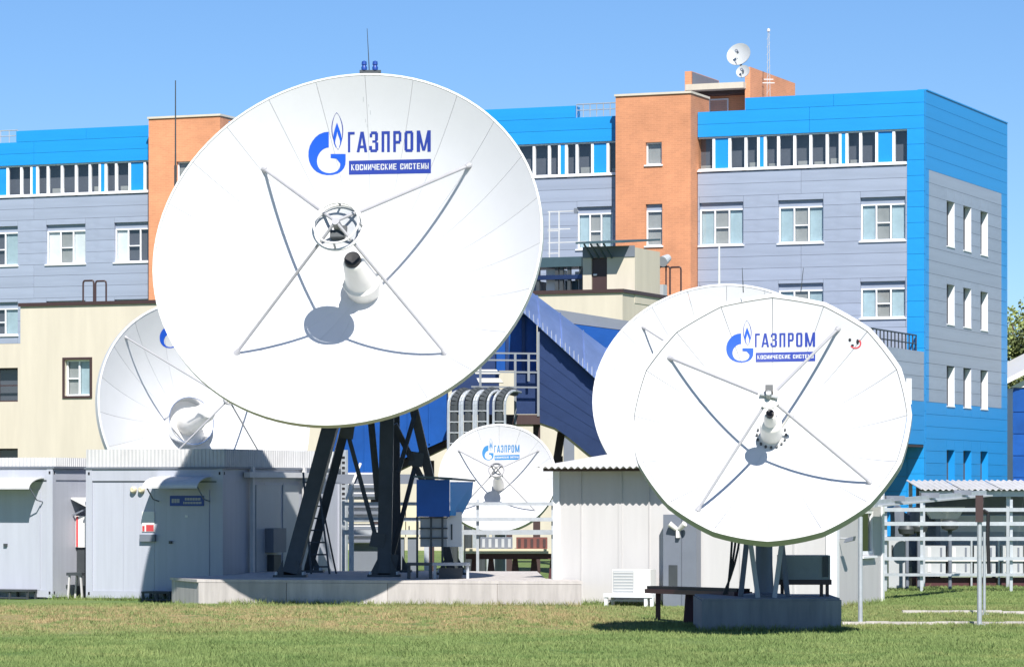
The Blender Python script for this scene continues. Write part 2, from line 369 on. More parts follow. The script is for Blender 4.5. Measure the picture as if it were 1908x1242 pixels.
# side wall (right end) with slot windows
cols = [(1764, 1779), (1795, 1810), (1827, 1841)]
rows = [(375, 460), (530, 605), (683, 757), (838, 912)]
shol = []
for i, (ua, ub) in enumerate(cols):
    ya, yb = B.y(ua), B.y(ub)
    for (va, vb) in rows:
        shol.append((ya, yb, B.zs(1770, vb), B.zs(1770, va)))
zb_top = B.zs(1728, 315)
sb = bx('wall', M['grey'], ob, (-0.95, TH + 0.3, 0), (-0.9, side_y1 - 0.05, zt - 0.02))
ys0, ys1 = B.y(1731), B.y(1866)
SD = 0.5
for (a, b, c, d, m) in ((ys0, ys1, zg, zb_top, 'grey'), (0.26, ys0, zg, zb_top, 'blue'), (ys1, side_y1, zg, zb_top, 'blue'), (0.26, side_y1, zb_top, zt, 'blue'), (0.26, side_y1, 0.3, zg, 'blue')):
    clad(sb, M[m], a, b, c, d, shol, 0, SD, 'y', maxlen=15)
for i, h_ in enumerate(shol):
    mb = MB(); mb.box(-0.75, h_[0], h_[2], -0.67, h_[1], h_[2] + 0.07); mb.box(-0.75, h_[0], h_[3] - 0.07, -0.67, h_[1], h_[3])
    mb.box(-0.75, h_[0], h_[2] + 0.07, -0.67, h_[0] + 0.07, h_[3] - 0.07); mb.box(-0.75, h_[1] - 0.07, h_[2] + 0.07, -0.67, h_[1], h_[3] - 0.07)
    so_ = mb.build('slot_window', M['white'], ob, False)
    bx('pane', M['glass'], so_, (-0.72, h_[0] + 0.07, h_[2] + 0.07), (-0.714, h_[1] - 0.07, h_[3] - 0.07))
    low = i % 4 == 3
    lm = M['blue'] if low else M['white']
    bx('reveal', lm, so_, (-0.66, h_[1] + 0.0, h_[2]), (-0.012, h_[1] - 0.02, h_[3]))
    bx('sill', lm, so_, (-0.66, h_[0], h_[2] - 0.02), (0.03, h_[1] - 0.021, h_[2] + 0.02))
bx('coping', M['blue'], ob, (-0.35, 0.28, zt + 0.002), (0.03, side_y1, zt + 0.05))
# lower block standing out in front of the right end
pf = -7.5
zp1 = B.zs(1722, 655); zp0 = B.zs(1722, 828)
pb = bx('wall', M['inside'], ob, (-9, pf + TH, zp0 + 0.1), (-TH, -0.02, zp1 - 0.1))
clad(pb, M['grey'], pf, -0.03, zg, zp1, [], 0, TH - 0.02, 'y'); clad(pb, M['blue'], pf, -0.03, zp0, zg, [], 0, TH - 0.02, 'y')
clad(pb, M['grey'], -9, -0.24, zg, zp1, [], pf, TH - 0.02); clad(pb, M['blue'], -9, -0.24, zp0, zg, [], pf, TH - 0.02)
bx('soffit', M['brownmetal'], ob, (-9, pf + 0.02, zp0 - 0.1), (-0.02, -0.02, zp0 - 0.005))
for xx in (-8.5, -0.5): bx('pillar', M['brownmetal'], ob, (xx - 0.25, pf + 0.2, 0), (xx + 0.25, pf + 0.7, zp0 - 0.1))
def railing(parent, pts, h, n, m, r=0.03, rails=(1.0, 0.55)):
    ro = MB(); ro.tube([Vector(p) + Vector((0, 0, h)) for p in pts], r, 6)
    for q in rails[1:]: ro.tube([Vector(p) + Vector((0, 0, h * q)) for p in pts], r * 0.8, 6)
    for a, b in zip(pts[:-1], pts[1:]):
        for i in range(n + 1):
            p = Vector(a).lerp(Vector(b), i / n); ro.cyl(p - Vector((0, 0, 0.02)), p + Vector((0, 0, h)), r * 0.9, n=6)
    return ro.build('railing', m, parent, False)
railing(ob, [(-8.8, pf + 0.2, zp1 - 0.1), (-0.3, pf + 0.2, zp1 - 0.1), (-0.3, -0.1, zp1 - 0.1)], 0.75, 14, M['dark'], 0.035)
# middle wing
mx0, mx1 = tLx1, tRx0
holM = [hole(1075, 1141, a, b) for a, b in ((zA0, zA1), (zB0, zB1))]
mk = bx('wall', M['inside'], ob, (mx0, TH + 0.02, 0), (mx1 + 0.5, TH + 0.05, zr0 - 0.12))
xm = mx0; xms = B.x(1072)
clad(mk, M['blue'], mx0, mx1, zr1, ztl, [], 0, TH)
up2 = bx('parapet_back', M['blue'], ob, (mx0, TH + 0.01, ztl), (xms, TH + 0.3, zt - 0.02))
clad(up2, M['blue'], mx0, xms, ztl, zt, [], 0, TH, maxlen=20)
clad(mk, M['grey'], mx0, mx1, zB0 - 0.4, zr0 - 0.1, holM, 0, TH, maxlen=20)
for h_ in holM: window(ob, *h_, 0.0)
ribbon(xm, mx1, [(a, a + 26, 'b' if k % 7 == 3 else 'g') for k, a in enumerate(range(425, 850, 30))] + [(850, 880, 'b'), (885, 905, 'g'), (908, 930, 'g'), (933, 962, 'g'), (965, 991, 'g')] + [(z1_(a), z1_(b), k) for a, b, k in [(250,325,'g'),(345,395,'g'),(400,435,'n'),(445,495,'g'),(515,595,'g'),(605,690,'b'),(700,745,'g')]])
railing(ob, [(xms, 0.15, ztl), (mx1, 0.15, ztl)], 0.55, 7, M['galv'], 0.025)
# left wing
lx0, lx1 = XL, tLx0
holL = [hole(u0, u1, a, b) for (u0, u1) in ((-42, 33), (86, 159), (213, 283)) for (a, b) in ((zA0, zA1), (zB0, zB1))]
zcr = B.z(15, 640)
holC = [hole(-42, 33, B.z(15, 748), B.z(15, 685)), hole(-42, 33, B.z(15, 905), B.z(15, 835))]
lk = bx('wall', M['inside'], ob, (lx0, TH + 0.02, zcr - 0.3), (lx1 + 0.5, TH + 0.05, zr0 - 0.12))
xls = B.x(30)
clad(lk, M['blue'], lx0, lx1, zr1, ztl, [], 0, TH, maxlen=12)
up3 = bx('parapet_back', M['blue'], ob, (xls, TH + 0.01, ztl), (lx1, TH + 0.3, zt - 0.02))
clad(up3, M['blue'], xls, lx1, ztl, zt, [], 0, TH)
clad(lk, M['grey'], lx0, lx1, zcr, zr0 - 0.1, holL, 0, TH)
wallmesh(lx0, lx1, 0, zcr, holC, 0.01, TH).build('cream_base_wall', M['cream'], ob, False)
for i, h_ in enumerate(holL): window(ob, *h_, 0.0, curt=[['curtain3', None, 'curtain'], ['curtain2', 'curtain3', 'curtain2'], ['curtain2', None, None]][i // 2])
for h_ in holC: window(ob, *h_, 0.0, nv=2, head=0.02, curt=[None, None], transom=(0, 1), fm=M['brownmetal'], sill=False)
ribbon(lx0, lx1, [(-120, -95, 'g'), (-90, -62, 'g'), (-58, -30, 'g'), (-26, 10, 'b')] + [(z0_(a), z0_(b), k) for a, b, k in [(45,110,'g'),(125,172,'g'),(180,205,'n'),(215,262,'g'),(280,345,'g'),(360,428,'g'),(440,505,'g'),(522,568,'g'),(575,600,'n'),(612,660,'g'),(672,740,'g'),(748,825,'b'),(838,858,'g')]])
railing(ob, [(lx0, 0.15, ztl), (xls, 0.15, ztl)], 0.55, 12, M['galv'], 0.025)
# brick stair towers
def tower(x0, x1, ztop, holes):
    tw = wallmesh(x0, x1, 0, ztop, holes, -0.8, -0.55).build('stair_tower', M['brick'], ob, False)
    MB().box(x0, -0.549, 0, x0 + 0.25, 1.5, ztop).box(x1 - 0.25, -0.549, 0, x1, 1.5, ztop).box(x0 + 0.251, 1.2, ztl - 1, x1 - 0.251, 1.5, ztop).build('brick_side', M['brick'], tw, False)
    bx('core', M['inside'], tw, (x0 + 0.26, -0.3, 0), (x1 - 0.26, 1.19, ztop - 0.5))
    bx('coping', M['cream'], tw, (x0 - 0.04, -0.86, ztop + 0.002), (x1 + 0.04, -0.5, ztop + 0.09)); bx('coping', M['cream'], tw, (x1 - 0.27, -0.499, ztop + 0.002), (x1 + 0.04, 1.5, ztop + 0.09))
    for h_ in holes:
        tall = h_[3] - h_[2] > 1.2
        window(tw if False else ob, *h_, -0.8, nv=1, head=0.26 if tall else 0.0, curt=['curtain3'], transom=(0,) if tall else ())
ztw = B.z(1217, 177, -0.8)
hR = [(B.x(1203, -0.8), B.x(1233, -0.8), B.z(1217, 307, -0.8), B.z(1217, 265, -0.8)), (B.x(1203, -0.8), B.x(1234, -0.8), B.z(1217, 458, -0.8), B.z(1217, 380, -0.8))]
tower(tRx0, tRx1, ztw, hR)
dxt = tLx0 - tRx0
tower(tLx0, tLx1, B.z(345, 219, -0.8), [(B.x(329, -0.8), B.x(362, -0.8), hR[0][2], hR[0][3])])
# brick penthouse behind the right tower
pent = MB(); py = 3.5
def bpx(u, y): return B.x(u, y)
pent.box(bpx(1276, py), py, ztl - 0.4, bpx(1288, py), py + 3.6, B.z(1282, 133, py))
pent.box(bpx(1288, py) + 0.001, py + 0.9, ztl - 0.4, bpx(1388, py), py + 3.5, B.z(1300, 160, py))
pent.box(bpx(1388, py) + 0.001, py, ztl - 0.4, bpx(1398, py), py + 6.2, B.z(1393, 125, py))
po = pent.build('penthouse', M['brick'], ob, False)
bx('canopy_slab', M['cream'], po, (bpx(1282, py) , py - 0.35, B.z(1330, 168, py)), (bpx(1390, py), py + 0.89, B.z(1330, 157, py)))
bx('canopy_fascia', M['brownmetal'], po, (bpx(1290, py), py + 0.3, B.z(1330, 175, py)), (bpx(1388, py), py + 0.88, B.z(1330, 168.3, py)))
MB().quad(*[(bpx(1288, py) + 0.012, py + a, b) for a, b in ((0.1, B.z(1300, 160, py)), (3.5, B.z(1300, 160, py)), (3.5, B.z(1282, 134, py)), (0.1, B.z(1282, 134, py)))]).build('side_shade', M['slate'], po, False)  # slate sheet paints shade onto the brick wall's right face
window(ob, bpx(1308, py), bpx(1345, py), B.z(1325, 212, py), B.z(1325, 180, py), py + 0.74, nv=1, head=0, curt=[None], transom=(), sill=False)
# ------------------------------------------------------------------ cream annex in front of it
A = Frame(1160, 118.0, RZ)
an = thing('annex_building', 'low cream rendered annex with flat roof and brown coping, in front of the office building', 'building', A.loc, RZ)
az = A.z(1160, 545); ax0 = A.x(38); ad = 9.0
hW = (A.x(121), A.x(168), A.z(145, 737), A.z(145, 670))
wallmesh(ax0, 0, 0, az, [hW], 0, 0.3).build('wall', M['cream'], an, False)
MB().box(-0.3, 0.301, 0, 0, ad, az).box(ax0, 0.301, 0, ax0 + 0.3, ad, az).box(ax0 + 0.301, ad - 0.3, 0, -0.301, ad, az).build('side_wall', M['cream'], an, False)
bx('flat_roof', M['slate'], an, (ax0 + 0.31, 0.31, az - 0.35), (-0.31, ad - 0.31, az - 0.25))
bx('core', M['inside'], an, (ax0 + 0.4, 0.6, 0), (-0.4, ad - 0.4, az - 0.4))
MB().box(ax0 - 0.06, -0.07, az + 0.002, 0.06, 0.33, az + 0.13).box(-0.33, 0.331, az + 0.002, 0.06, ad, az + 0.13).box(ax0 - 0.06, 0.331, az + 0.002, ax0 + 0.33, ad, az + 0.13).build('coping', M['brownmetal'], an, False)
def framed(parent, h_, y):
    mb = MB(); a, b, c, d = h_; t = 0.09
    mb.box(a - t, y - 0.04, c - t, b + t, y + 0.0, c).box(a - t, y - 0.04, d, b + t, y, d + t).box(a - t, y - 0.04, c, a, y, d).box(b, y - 0.04, c, b + t, y, d)
    mb.build('window_surround', M['brownmetal'], parent, False)
framed(an, hW, -0.004)
window(an, *hW, 0.02, nv=2, head=0, curt=['curtain3', 'curtain'], transom=(0,), sill=False)
# roof-top stair house on the annex
def A_(u, v, y): return (A.x(u, y), A.z(u, v, y))
y1 = 1.2
sx0, sx1 = A.x(1086, y1), A.x(1183, y1); rz1 = A.z(1130, 462, y1); rz0 = az - 0.3
dh = (A.x(1102, y1), A.x(1131, y1), rz0, A.z(1115, 480, y1))
sh = thing('roof_stair_house', 'small cream stair house with brown door and dark canopy on the annex roof', 'stair house', (A.o.x, A.o.y, -0.15), RZ)
wallmesh(sx0, sx1, rz0, rz1, [dh], y1, y1 + 0.2).build('wall', M['cream'], sh, False)
MB().box(sx0, y1 + 0.201, rz0, sx0 + 0.2, y1 + 2.4, rz1).box(sx1 - 0.2, y1 + 0.201, rz0, sx1, y1 + 2.4, rz1).box(sx0, y1 + 2.401, rz0, sx1, y1 + 2.6, rz1).build('side_wall', M['cream'], sh, False)
dr = bx('door', M['brownmetal'], sh, (dh[0] + 0.01, y1 + 0.06, dh[2]), (dh[1] - 0.01, y1 + 0.12, dh[3]))
bx('handle', M['galv'], dr, (dh[0] + 0.07, y1 + 0.01, dh[2] + 1.0), (dh[0] + 0.2, y1 + 0.055, dh[2] + 1.06))
rp = MB(); xa, xb = A.x(1082, y1 - 0.4), A.x(1168, y1 - 0.4)
rp.prism([(xa, y1 - 0.9, rz1 + 0.1), (xb, y1 - 0.9, rz1 + 0.1), (xb + 0.1, y1 + 2.8, rz1 + 0.42), (xa, y1 + 2.8, rz1 + 0.42)], (0, 0, 0.07)); ro_ = rp.build('roof', M['teal'], sh, False)
for i in range(4): xx = xa + 0.3 + i * (xb - xa - 1.0) / 3; MB().beam((xx, y1 - 0.85, rz1 + 0.09), (xx, y1 - 0.02, rz1 - 0.35), 0.05, 0.05).build('bracket', M['teal'], ro_, False)
MB().box(sx0, y1 - 0.03, rz1 - 0.33, sx1, y1 - 0.005, rz1 + 0.06).build('fascia', M['slate'], sh, False)
# ------------------------------------------------------------------ satellite dishes
class Dish:
    """parabolic antenna; local frame: origin at the rim centre, +Z along the beam"""
    def __init__(s, root, c, a, b, ang, Y, d):
        s.root = root; s.C = W(*c, Y); s.R = a * Y / F; s.dep = d * s.R
        ray = (s.C - Vector((0, 0, H))).normalized(); wv = -ray
        r = Vector((1, 0, 0)); r = (r - wv * r.dot(wv)).normalized(); up = wv.cross(r).normalized()
        th = math.acos(b / a); mx, my = -math.sin(R(ang)), math.cos(R(ang))
        s.n = (wv * math.cos(th) + (r * mx + up * my) * math.sin(th)).normalized()
        ex = Vector((0, 0, 1)).cross(s.n).normalized(); ey = s.n.cross(ex)
        s.T = Matrix.Translation(s.C) @ Matrix((ex, ey, s.n)).transposed().to_4x4(); s.iT = s.T.inverted()
        s.V = s.C - s.n * s.dep
    def zs(s, r): return -s.dep + s.dep * (r / s.R) ** 2
    def put(s, mb): mb.v = [tuple(s.T @ Vector(p)) for p in mb.v]; return mb
    def build(s, mb, name, m, parent=None, smooth=True): return s.put(mb).build(name, m, parent or s.root, True, smooth)
    def hit(s, u, v, off=0.0):
        o = s.iT @ Vector((0, 0, H)); p = s.iT @ W(u, v, 10.0); d = p - o; k = s.dep / s.R ** 2
        A_ = k * (d.x ** 2 + d.y ** 2); B_ = 2 * k * (o.x * d.x + o.y * d.y) - d.z; C_ = k * (o.x ** 2 + o.y ** 2) - s.dep - o.z
        q = math.sqrt(max(0, B_ * B_ - 4 * A_ * C_)); best = None
        for t in ((-B_ - q) / (2 * A_), (-B_ + q) / (2 * A_)):
            h = o + d * t; rr = math.hypot(h.x, h.y)
            if t > 0 and (best is None or rr < best[0]): best = (rr, h)
        h = best[1].copy(); h.z += off; return h
    def reflector(s, N, na=4, nr=12, poly=False, m=None, gap=0.0016, hub=0.09):
        mb = MB(); Rr = s.R; half = math.pi / N; r0 = hub * Rr
        def pt(i, j, back):
            t = -half + gap + (2 * half - 2 * gap) * j / na; r = r0 + (Rr - r0) * i / nr
            q = r * (1 - 0.52 * (1 - math.cos(half) / math.cos(t)) if poly else 1)
            return (q * math.cos(t), q * math.sin(t), s.zs(q) - (0.03 if back else 0))
        n1 = na + 1
        for bk_ in (0, 1):
            k = len(mb.v); mb.v += [pt(i, j, bk_) for i in range(nr + 1) for j in range(n1)]
            for i in range(nr):
                for j in range(na):
                    f = (k + i * n1 + j, k + i * n1 + j + 1, k + (i + 1) * n1 + j + 1, k + (i + 1) * n1 + j); mb.f.append(f if not bk_ else f[::-1])
        k = (nr + 1) * n1
        ring = [j for j in range(n1)] + [i * n1 + na for i in range(1, nr + 1)] + [nr * n1 + j for j in range(na - 1, -1, -1)] + [i * n1 for i in range(nr - 1, 0, -1)]
        for a, b in zip(ring, ring[1:] + ring[:1]): mb.f.append((a, b, b + k, a + k))
        me = bpy.data.meshes.new('reflector_panel'); me.from_pydata(mb.v, [], mb.f); me.materials.append(m or M['dishwhite'])
        import bmesh
        bm = bmesh.new(); bm.from_mesh(me); bmesh.ops.recalc_face_normals(bm, faces=bm.faces); bm.to_mesh(me); bm.free()
        me.polygons.foreach_set('use_smooth', [True] * len(me.polygons)); me.set_sharp_from_angle(angle=R(38))
        iv = WM[s.root.name].inverted()
        for i in range(N):
            o = bpy.data.objects.new('reflector_panel', me); COL.objects.link(o); o.parent = s.root
            o.matrix_local = iv @ s.T @ Matrix.Rotation(2 * half * (i + 0.5), 4, 'Z')
        s.build(MB().lathe([(0, s.zs(0) + 0.004), (r0 * 0.6, s.zs(r0 * 0.6) + 0.004), (r0 * 1.03, s.zs(r0 * 1.03) + 0.004), (r0 * 1.03, s.zs(r0) - 0.05), (0, s.zs(0) - 0.05)], 32), 'vertex_plate', m or M['dishwhite'])
        s.N, s.poly = N, poly
    def rim(s, wd, zlo, zhi, m, inner=0.012):
        n = s.N * 6 if s.poly else 96; half = math.pi / s.N; mb = MB(); pr = [(inner, zlo), (inner, zhi), (wd, zhi), (wd, zlo)]
        for i in range(n):
            t = 2 * math.pi * i / n; tl = (t % (2 * half)) - half; k = (1 - 0.52 * (1 - math.cos(half) / math.cos(tl))) if s.poly else 1
            for dr_, z in pr: mb.v.append(((s.R * k + dr_) * math.cos(t), (s.R * k + dr_) * math.sin(t), z + (s.zs(s.R * k) if s.poly else 0)))
        for i in range(n):
            for j in range(4): a, b = i * 4, ((i + 1) % n) * 4; mb.f.append((a + j, b + j, b + (j + 1) % 4, a + (j + 1) % 4))
        s.build(mb, 'rim', m)
    def ribs(s, n, m, back=0.5):
        for i in range(n):
            t = 2 * math.pi * i / n; c, q = math.cos(t), math.sin(t); mb = MB(); pts = []
            for k in range(7): r = s.R * (0.12 + 0.87 * k / 6); pts.append((r, s.zs(r) - 0.035))
            pts += [(s.R * 0.98, s.zs(s.R * 0.98) - 0.16), (s.R * 0.5, s.zs(s.R * 0.5) - back * 0.7), (s.R * 0.12, -s.dep - back)]
            mb.prism([(r * c + q * 0.015, r * q - c * 0.015, z) for r, z in pts], (-q * 0.03, c * 0.03, 0)); s.build(mb, 'rib', m, smooth=False)
        s.build(MB().cyl((0, 0, -s.dep - 0.04), (0, 0, -s.dep - back - 0.05), s.R * 0.16, n=24), 'hub', m)
    def struts(s, feet, ztop, rtop, r, m, shoe=None):
        for f in feet:
            g = Vector(f) if len(f) == 3 else s.hit(*f)
            a = math.atan2(g.y, g.x); top = Vector((rtop * math.cos(a), rtop * math.sin(a), ztop))
            so_ = s.build(MB().cyl(g, top, r, n=10), 'strut', m)
            s.build(MB().cyl(g - Vector((0, 0, 0.01)), g + (top - g) * 0.035 + Vector((0, 0, 0.005)), r * 2.2, r * 1.2, 10), 'shoe', m, so_)
    def polar(s, fr, angs): return [Vector((fr * s.R * math.cos(R(a)), fr * s.R * math.sin(R(a)), s.zs(fr * s.R))) for a in angs]
# ---- emblem and lettering, measured on the enlarged photograph (3.816 x, origin 400,160)
LET = {
 'Г': [(0,0,.34,1),(.34,.87,1,1)], 'П': [(0,0,.33,1),(.67,0,1,1),(.33,.87,.67,1)],
 'А': [[(0,0),(.27,0),(.60,1),(.36,1)],[(.73,0),(1,0),(.66,1),(.42,1)],(.27,.2,.73,.32)],
 'З': [(.06,.72,.34,.9),(.2,.87,.85,1),(.64,.56,.97,.93),(.34,.46,.84,.57),(.66,.08,1,.47),(.14,0,.86,.13),(0,.1,.32,.3)],
 'Р': [(0,0,.33,1),(.33,.87,.86,1),(.68,.5,1,.93),(.33,.4,.86,.53)],
 'О': [(0,.08,.33,.92),(.67,.08,1,.92),(.1,.87,.9,1),(.1,0,.9,.13)],
 'М': [(0,0,.24,1),(.76,0,1,1),[(.24,1),(.03,1),(.40,.05),(.56,.05)],[(.76,1),(.97,1),(.60,.05),(.44,.05)]],
 'К': [(0,0,.3,1),[(.3,.4),(.3,.6),(.95,1),(.65,1)],[(.4,.58),(.3,.42),(.7,0),(1,0)]],
 'С': [(0,.08,.33,.92),(.1,.84,.95,1),(.1,0,.95,.16),(.67,.62,1,.9),(.67,.1,1,.38)],
 'И': [(0,0,.28,1),(.72,0,1,1),[(.28,.0),(.28,.35),(.72,1),(.72,.65)]],
 'Ч': [(0,.45,.3,1),(.7,0,1,1),(.15,.38,.7,.54)], 'Е': [(0,0,.33,1),(.33,.84,1,1),(.33,.42,.88,.57),(.33,0,1,.16)],
 'Т': [(.34,0,.66,.84),(0,.84,1,1)], 'Ы': [(0,0,.24,1),(.24,.42,.5,.56),(.24,0,.5,.14),(.48,.08,.66,.5),(.78,0,1,1)]}
def zp(x, y): return (400 + x / 3.816, 160 + y / 3.816)
def strip_quads(o, i): return [[o[k], o[k + 1], i[k + 1], i[k]] for k in range(len(o) - 1)]
G_OUT = [(812,328),(778,332),(745,345),(718,366),(695,395),(677,428),(668,465),(667,500),(672,535),(684,565),(703,592),(728,614),(760,629),(800,636),(840,634),(875,625),(902,608),(920,586),(930,560),(932,530),(932,486)]
G_IN = [(812,440),(796,442),(780,448),(765,458),(752,471),(741,487),(733,505),(729,523),(728,541),(731,560),(737,578),(748,594),(765,608),(792,619),(822,622),(850,617),(872,606),(886,590),(893,570),(893,552),(866,519)]
def lens(scale):
    L, Rr = [], []
    for k in range(17):
        t = k / 16; y = 190 + 268 * t; wv = 42 * math.sin(math.pi * t ** 0.9) ** 0.85 if 0 < t < 1 else 0
        cx = 868 + 10 * t; L.append((cx - wv, y)); Rr.append((cx + wv, y))
    return L, Rr
def logo(D, fmap, memb, mtxt, band=True, partial=False):
    """paint the emblem and lettering onto dish D; fmap takes big-dish photo pixels to this dish's photo pixels"""
    cnt = [0]
    def stick(polys, name, m, sub=3, base=0.006):
        mb = MB()
        for q in polys:
            cnt[0] += 1; off = base + 0.00025 * (cnt[0] % 12)
            P = [fmap(*zp(*p)) for p in q]
            lenU = max(math.dist(P[0], P[1]), math.dist(P[3], P[2])); lenV = max(math.dist(P[0], P[3]), math.dist(P[1], P[2]))
            nu, nv = max(1, math.ceil(lenU / 7)), max(1, math.ceil(lenV / 7)); k = len(mb.v)
            for j in range(nv + 1):
                for i in range(nu + 1):
                    a, b = i / nu, j / nv
                    x = (P[0][0]*(1-a) + P[1][0]*a)*(1-b) + (P[3][0]*(1-a) + P[2][0]*a)*b; y = (P[0][1]*(1-a) + P[1][1]*a)*(1-b) + (P[3][1]*(1-a) + P[2][1]*a)*b
                    mb.v.append(tuple(D.hit(x, y, off)))
            for j in range(nv):
                for i in range(nu): c = k + j * (nu + 1) + i; mb.f.append((c, c + 1, c + nu + 2, c + nu + 1))
        return D.build(mb, name, m, smooth=False)
    g = strip_quads(G_OUT, G_IN) + [[(866,519),(932,486),(825,486),(825,515)]]
    stick(g, 'emblem', memb)
    if partial: return
    L, Rr = lens(1); fl = []
    for side in (L, Rr):
        inn = [(868 + 10 * k / 16 + (x - 868 - 10 * k / 16) * 0.84, y + (5 if k == 0 else -5 if k == 16 else 0)) for k, (x, y) in enumerate(side)]
        fl += strip_quads(side, inn)
    stick(fl, 'flame_outline', mtxt)
    lo = [(870,262),(853,315),(845,350),(843,380),(849,412),(862,440)]; li = [(872,325),(869,350),(863,372),(858,392),(857,415),(866,440)]
    ro = [(870,262),(889,315),(900,350),(904,380),(900,412),(889,440)]; ri = [(872,325),(878,350),(886,372),(892,392),(892,415),(884,440)]
    stick(strip_quads(lo, li) + strip_quads(ro, ri), 'flame', memb)
    def word(txt, boxes, yt, yb):
        out = []
        for ch, (x0, x1) in zip(txt, boxes):
            for q in LET[ch]:
                pts = [(q[0], q[1]), (q[2], q[1]), (q[2], q[3]), (q[0], q[3])] if isinstance(q, tuple) else q
                xm_ = lambda a: x0 + (x1 - x0) * a
                out.append([(xm_(a), yb(xm_(a)) + (yt(xm_(a)) - yb(xm_(a))) * b) for a, b in pts])
        return out
    yt = lambda x: 330 - 12 * (x - 948) / 590; yb = lambda x: 474 - 4 * (x - 948) / 590
    stick(word('ГАЗПРОМ', [(948,996),(1010,1086),(1099,1164),(1187,1246),(1270,1328),(1350,1413),(1437,1537)], yt, yb), 'lettering', mtxt)
    if band:
        bt = lambda x: 534 - 13 * (x - 955) / 583; bb = lambda x: 633 - 11 * (x - 955) / 583
        stick([[(955, bt(955)), (1538, bt(1538)), (1538, bb(1538)), (955, bb(955))]], 'lettering_band', mtxt, base=0.004)
        t2 = lambda x: 562 - 12 * (x - 955) / 583; b2 = lambda x: 604 - 12 * (x - 955) / 583
        def boxes(n, a, b): w_ = (b - a) / n; return [(a + w_ * i, a + w_ * (i + 0.80)) for i in range(n)]
        stick(word('КОСМИЧЕСКИЕ', boxes(11, 972, 1300), t2, b2) + word('СИСТЕМЫ', boxes(7, 1320, 1528), t2, b2), 'band_lettering', M['dishwhite'], base=0.0095)
def torus(D, r, z, t, m, name, parent=None, n=40):
    mb = MB().lathe([(r + t * math.cos(a), z + t * math.sin(a)) for a in [2 * math.pi * k / 8 for k in range(9)]], n); return D.build(mb, name, m, parent)
# ---- the big dish
PZ = 0.32                                                     # top of the concrete platform
big = thing('satellite_dish', 'largest white satellite dish, with blue emblem and lettering, on dark steel legs', 'satellite dish', (-2.6, 67.0, PZ), 0)
D = Dish(big, (645, 457), 367, 313, 23.9, 61.6, 0.46)
D.reflector(24, 4, 16, gap=0.0010); D.rim(0.045, -0.11, 0.012, M['dishrim'], 0.006); D.ribs(24, M['cabinet'], 0.75)
logo(D, lambda x, y: (x, y), M['logoblue'], M['textblue'])
rs = 0.128 * D.R; zsb = 0.17 * D.R
D.struts([(492, 315), (875, 308), (440, 658), (830, 658)], zsb + 0.02, rs * 0.98, 0.030, M['strut'])
sr = D.build(MB().lathe([(0, zsb - 0.10), (rs * 0.5, zsb - 0.07), (rs * 0.96, zsb), (rs * 0.96, zsb + 0.03), (rs * 0.5, zsb - 0.02), (0, zsb - 0.05)], 40), 'subreflector', M['cabinet'])
torus(D, rs, zsb + 0.07, 0.03, M['acwhite'], 'ring', sr); torus(D, rs * 0.9, zsb + 0.24, 0.02, M['acwhite'], 'ring', sr)
for k in range(4):
    a = R(45 + 90 * k); D.build(MB().cyl((rs * math.cos(a), rs * math.sin(a), zsb + 0.05), (rs * 0.12 * math.cos(a), rs * 0.12 * math.sin(a), zsb + 0.26), 0.028, n=8), 'spoke', M['strut'], sr)
    a += R(45); D.build(MB().cyl((rs * math.cos(a), rs * math.sin(a), zsb + 0.05), (rs * 0.9 * math.cos(a), rs * 0.9 * math.sin(a), zsb + 0.25), 0.02, n=8), 'spoke', M['strut'], sr)
D.build(MB().cyl((0, 0, zsb - 0.04), (0, 0, zsb + 0.3), 0.09, 0.07, 16), 'adjuster', M['strut'], sr)
D.build(MB().box(-0.12, -0.22, zsb + 0.0, 0.14, -0.08, zsb + 0.12).box(0.05, -0.1, zsb + 0.02, 0.16, 0.02, zsb + 0.1), 'adjuster_motor', M['dark'], sr, False)
vz = -D.dep
fh = D.build(MB().lathe([(0.345, vz), (0.345, vz + 0.33), (0.335, vz + 0.36), (0.30, vz + 0.37), (0.285, vz + 0.42), (0.20, vz + 1.02), (0.17, vz + 1.06), (0, vz + 1.06)], 40), 'feed_horn', M['feed'])
D.build(MB().lathe([(0.0, vz + 1.061), (0.155, vz + 1.061), (0.15, vz + 1.13), (0.125, vz + 1.15), (0, vz + 1.14)], 24), 'horn_mouth', M['black'], fh)
torus(D, 0.352, vz + 0.34, 0.018, M['feed'], 'flange', fh)
stn = MB()
for (u, v, h_, w_) in ((677, 181, 9, 1.4), (690, 206, 8, 1.2), (681, 222, 6, 1.0), (684, 232, 5, 0.9), (687, 195, 4, 0.8), (710, 403, 2.5, 2.2), (775, 591, 2.5, 2.0), (787, 586, 4, 1.6), (720, 690, 3, 2.0), (600, 700, 2, 1.5)):
    stn.quad(*[D.hit(u + a, v + b, 0.004) for a, b in ((-w_ / 2, 0), (w_ / 2, 0), (w_ / 2 + 0.4, h_), (-w_ / 2 + 0.2, h_))])
D.build(stn, 'dirt_marks', M['cabinet'], smooth=False)
def wbeam(root, name, a, b, wx, wy, m): return MB().beam(a, b, wx, wy).build(name, m, root)
hubp = D.V - D.n * 1.0
def gfoot(u, Y): p = W(u, 912, Y); return Vector((p.x, Y, PZ))
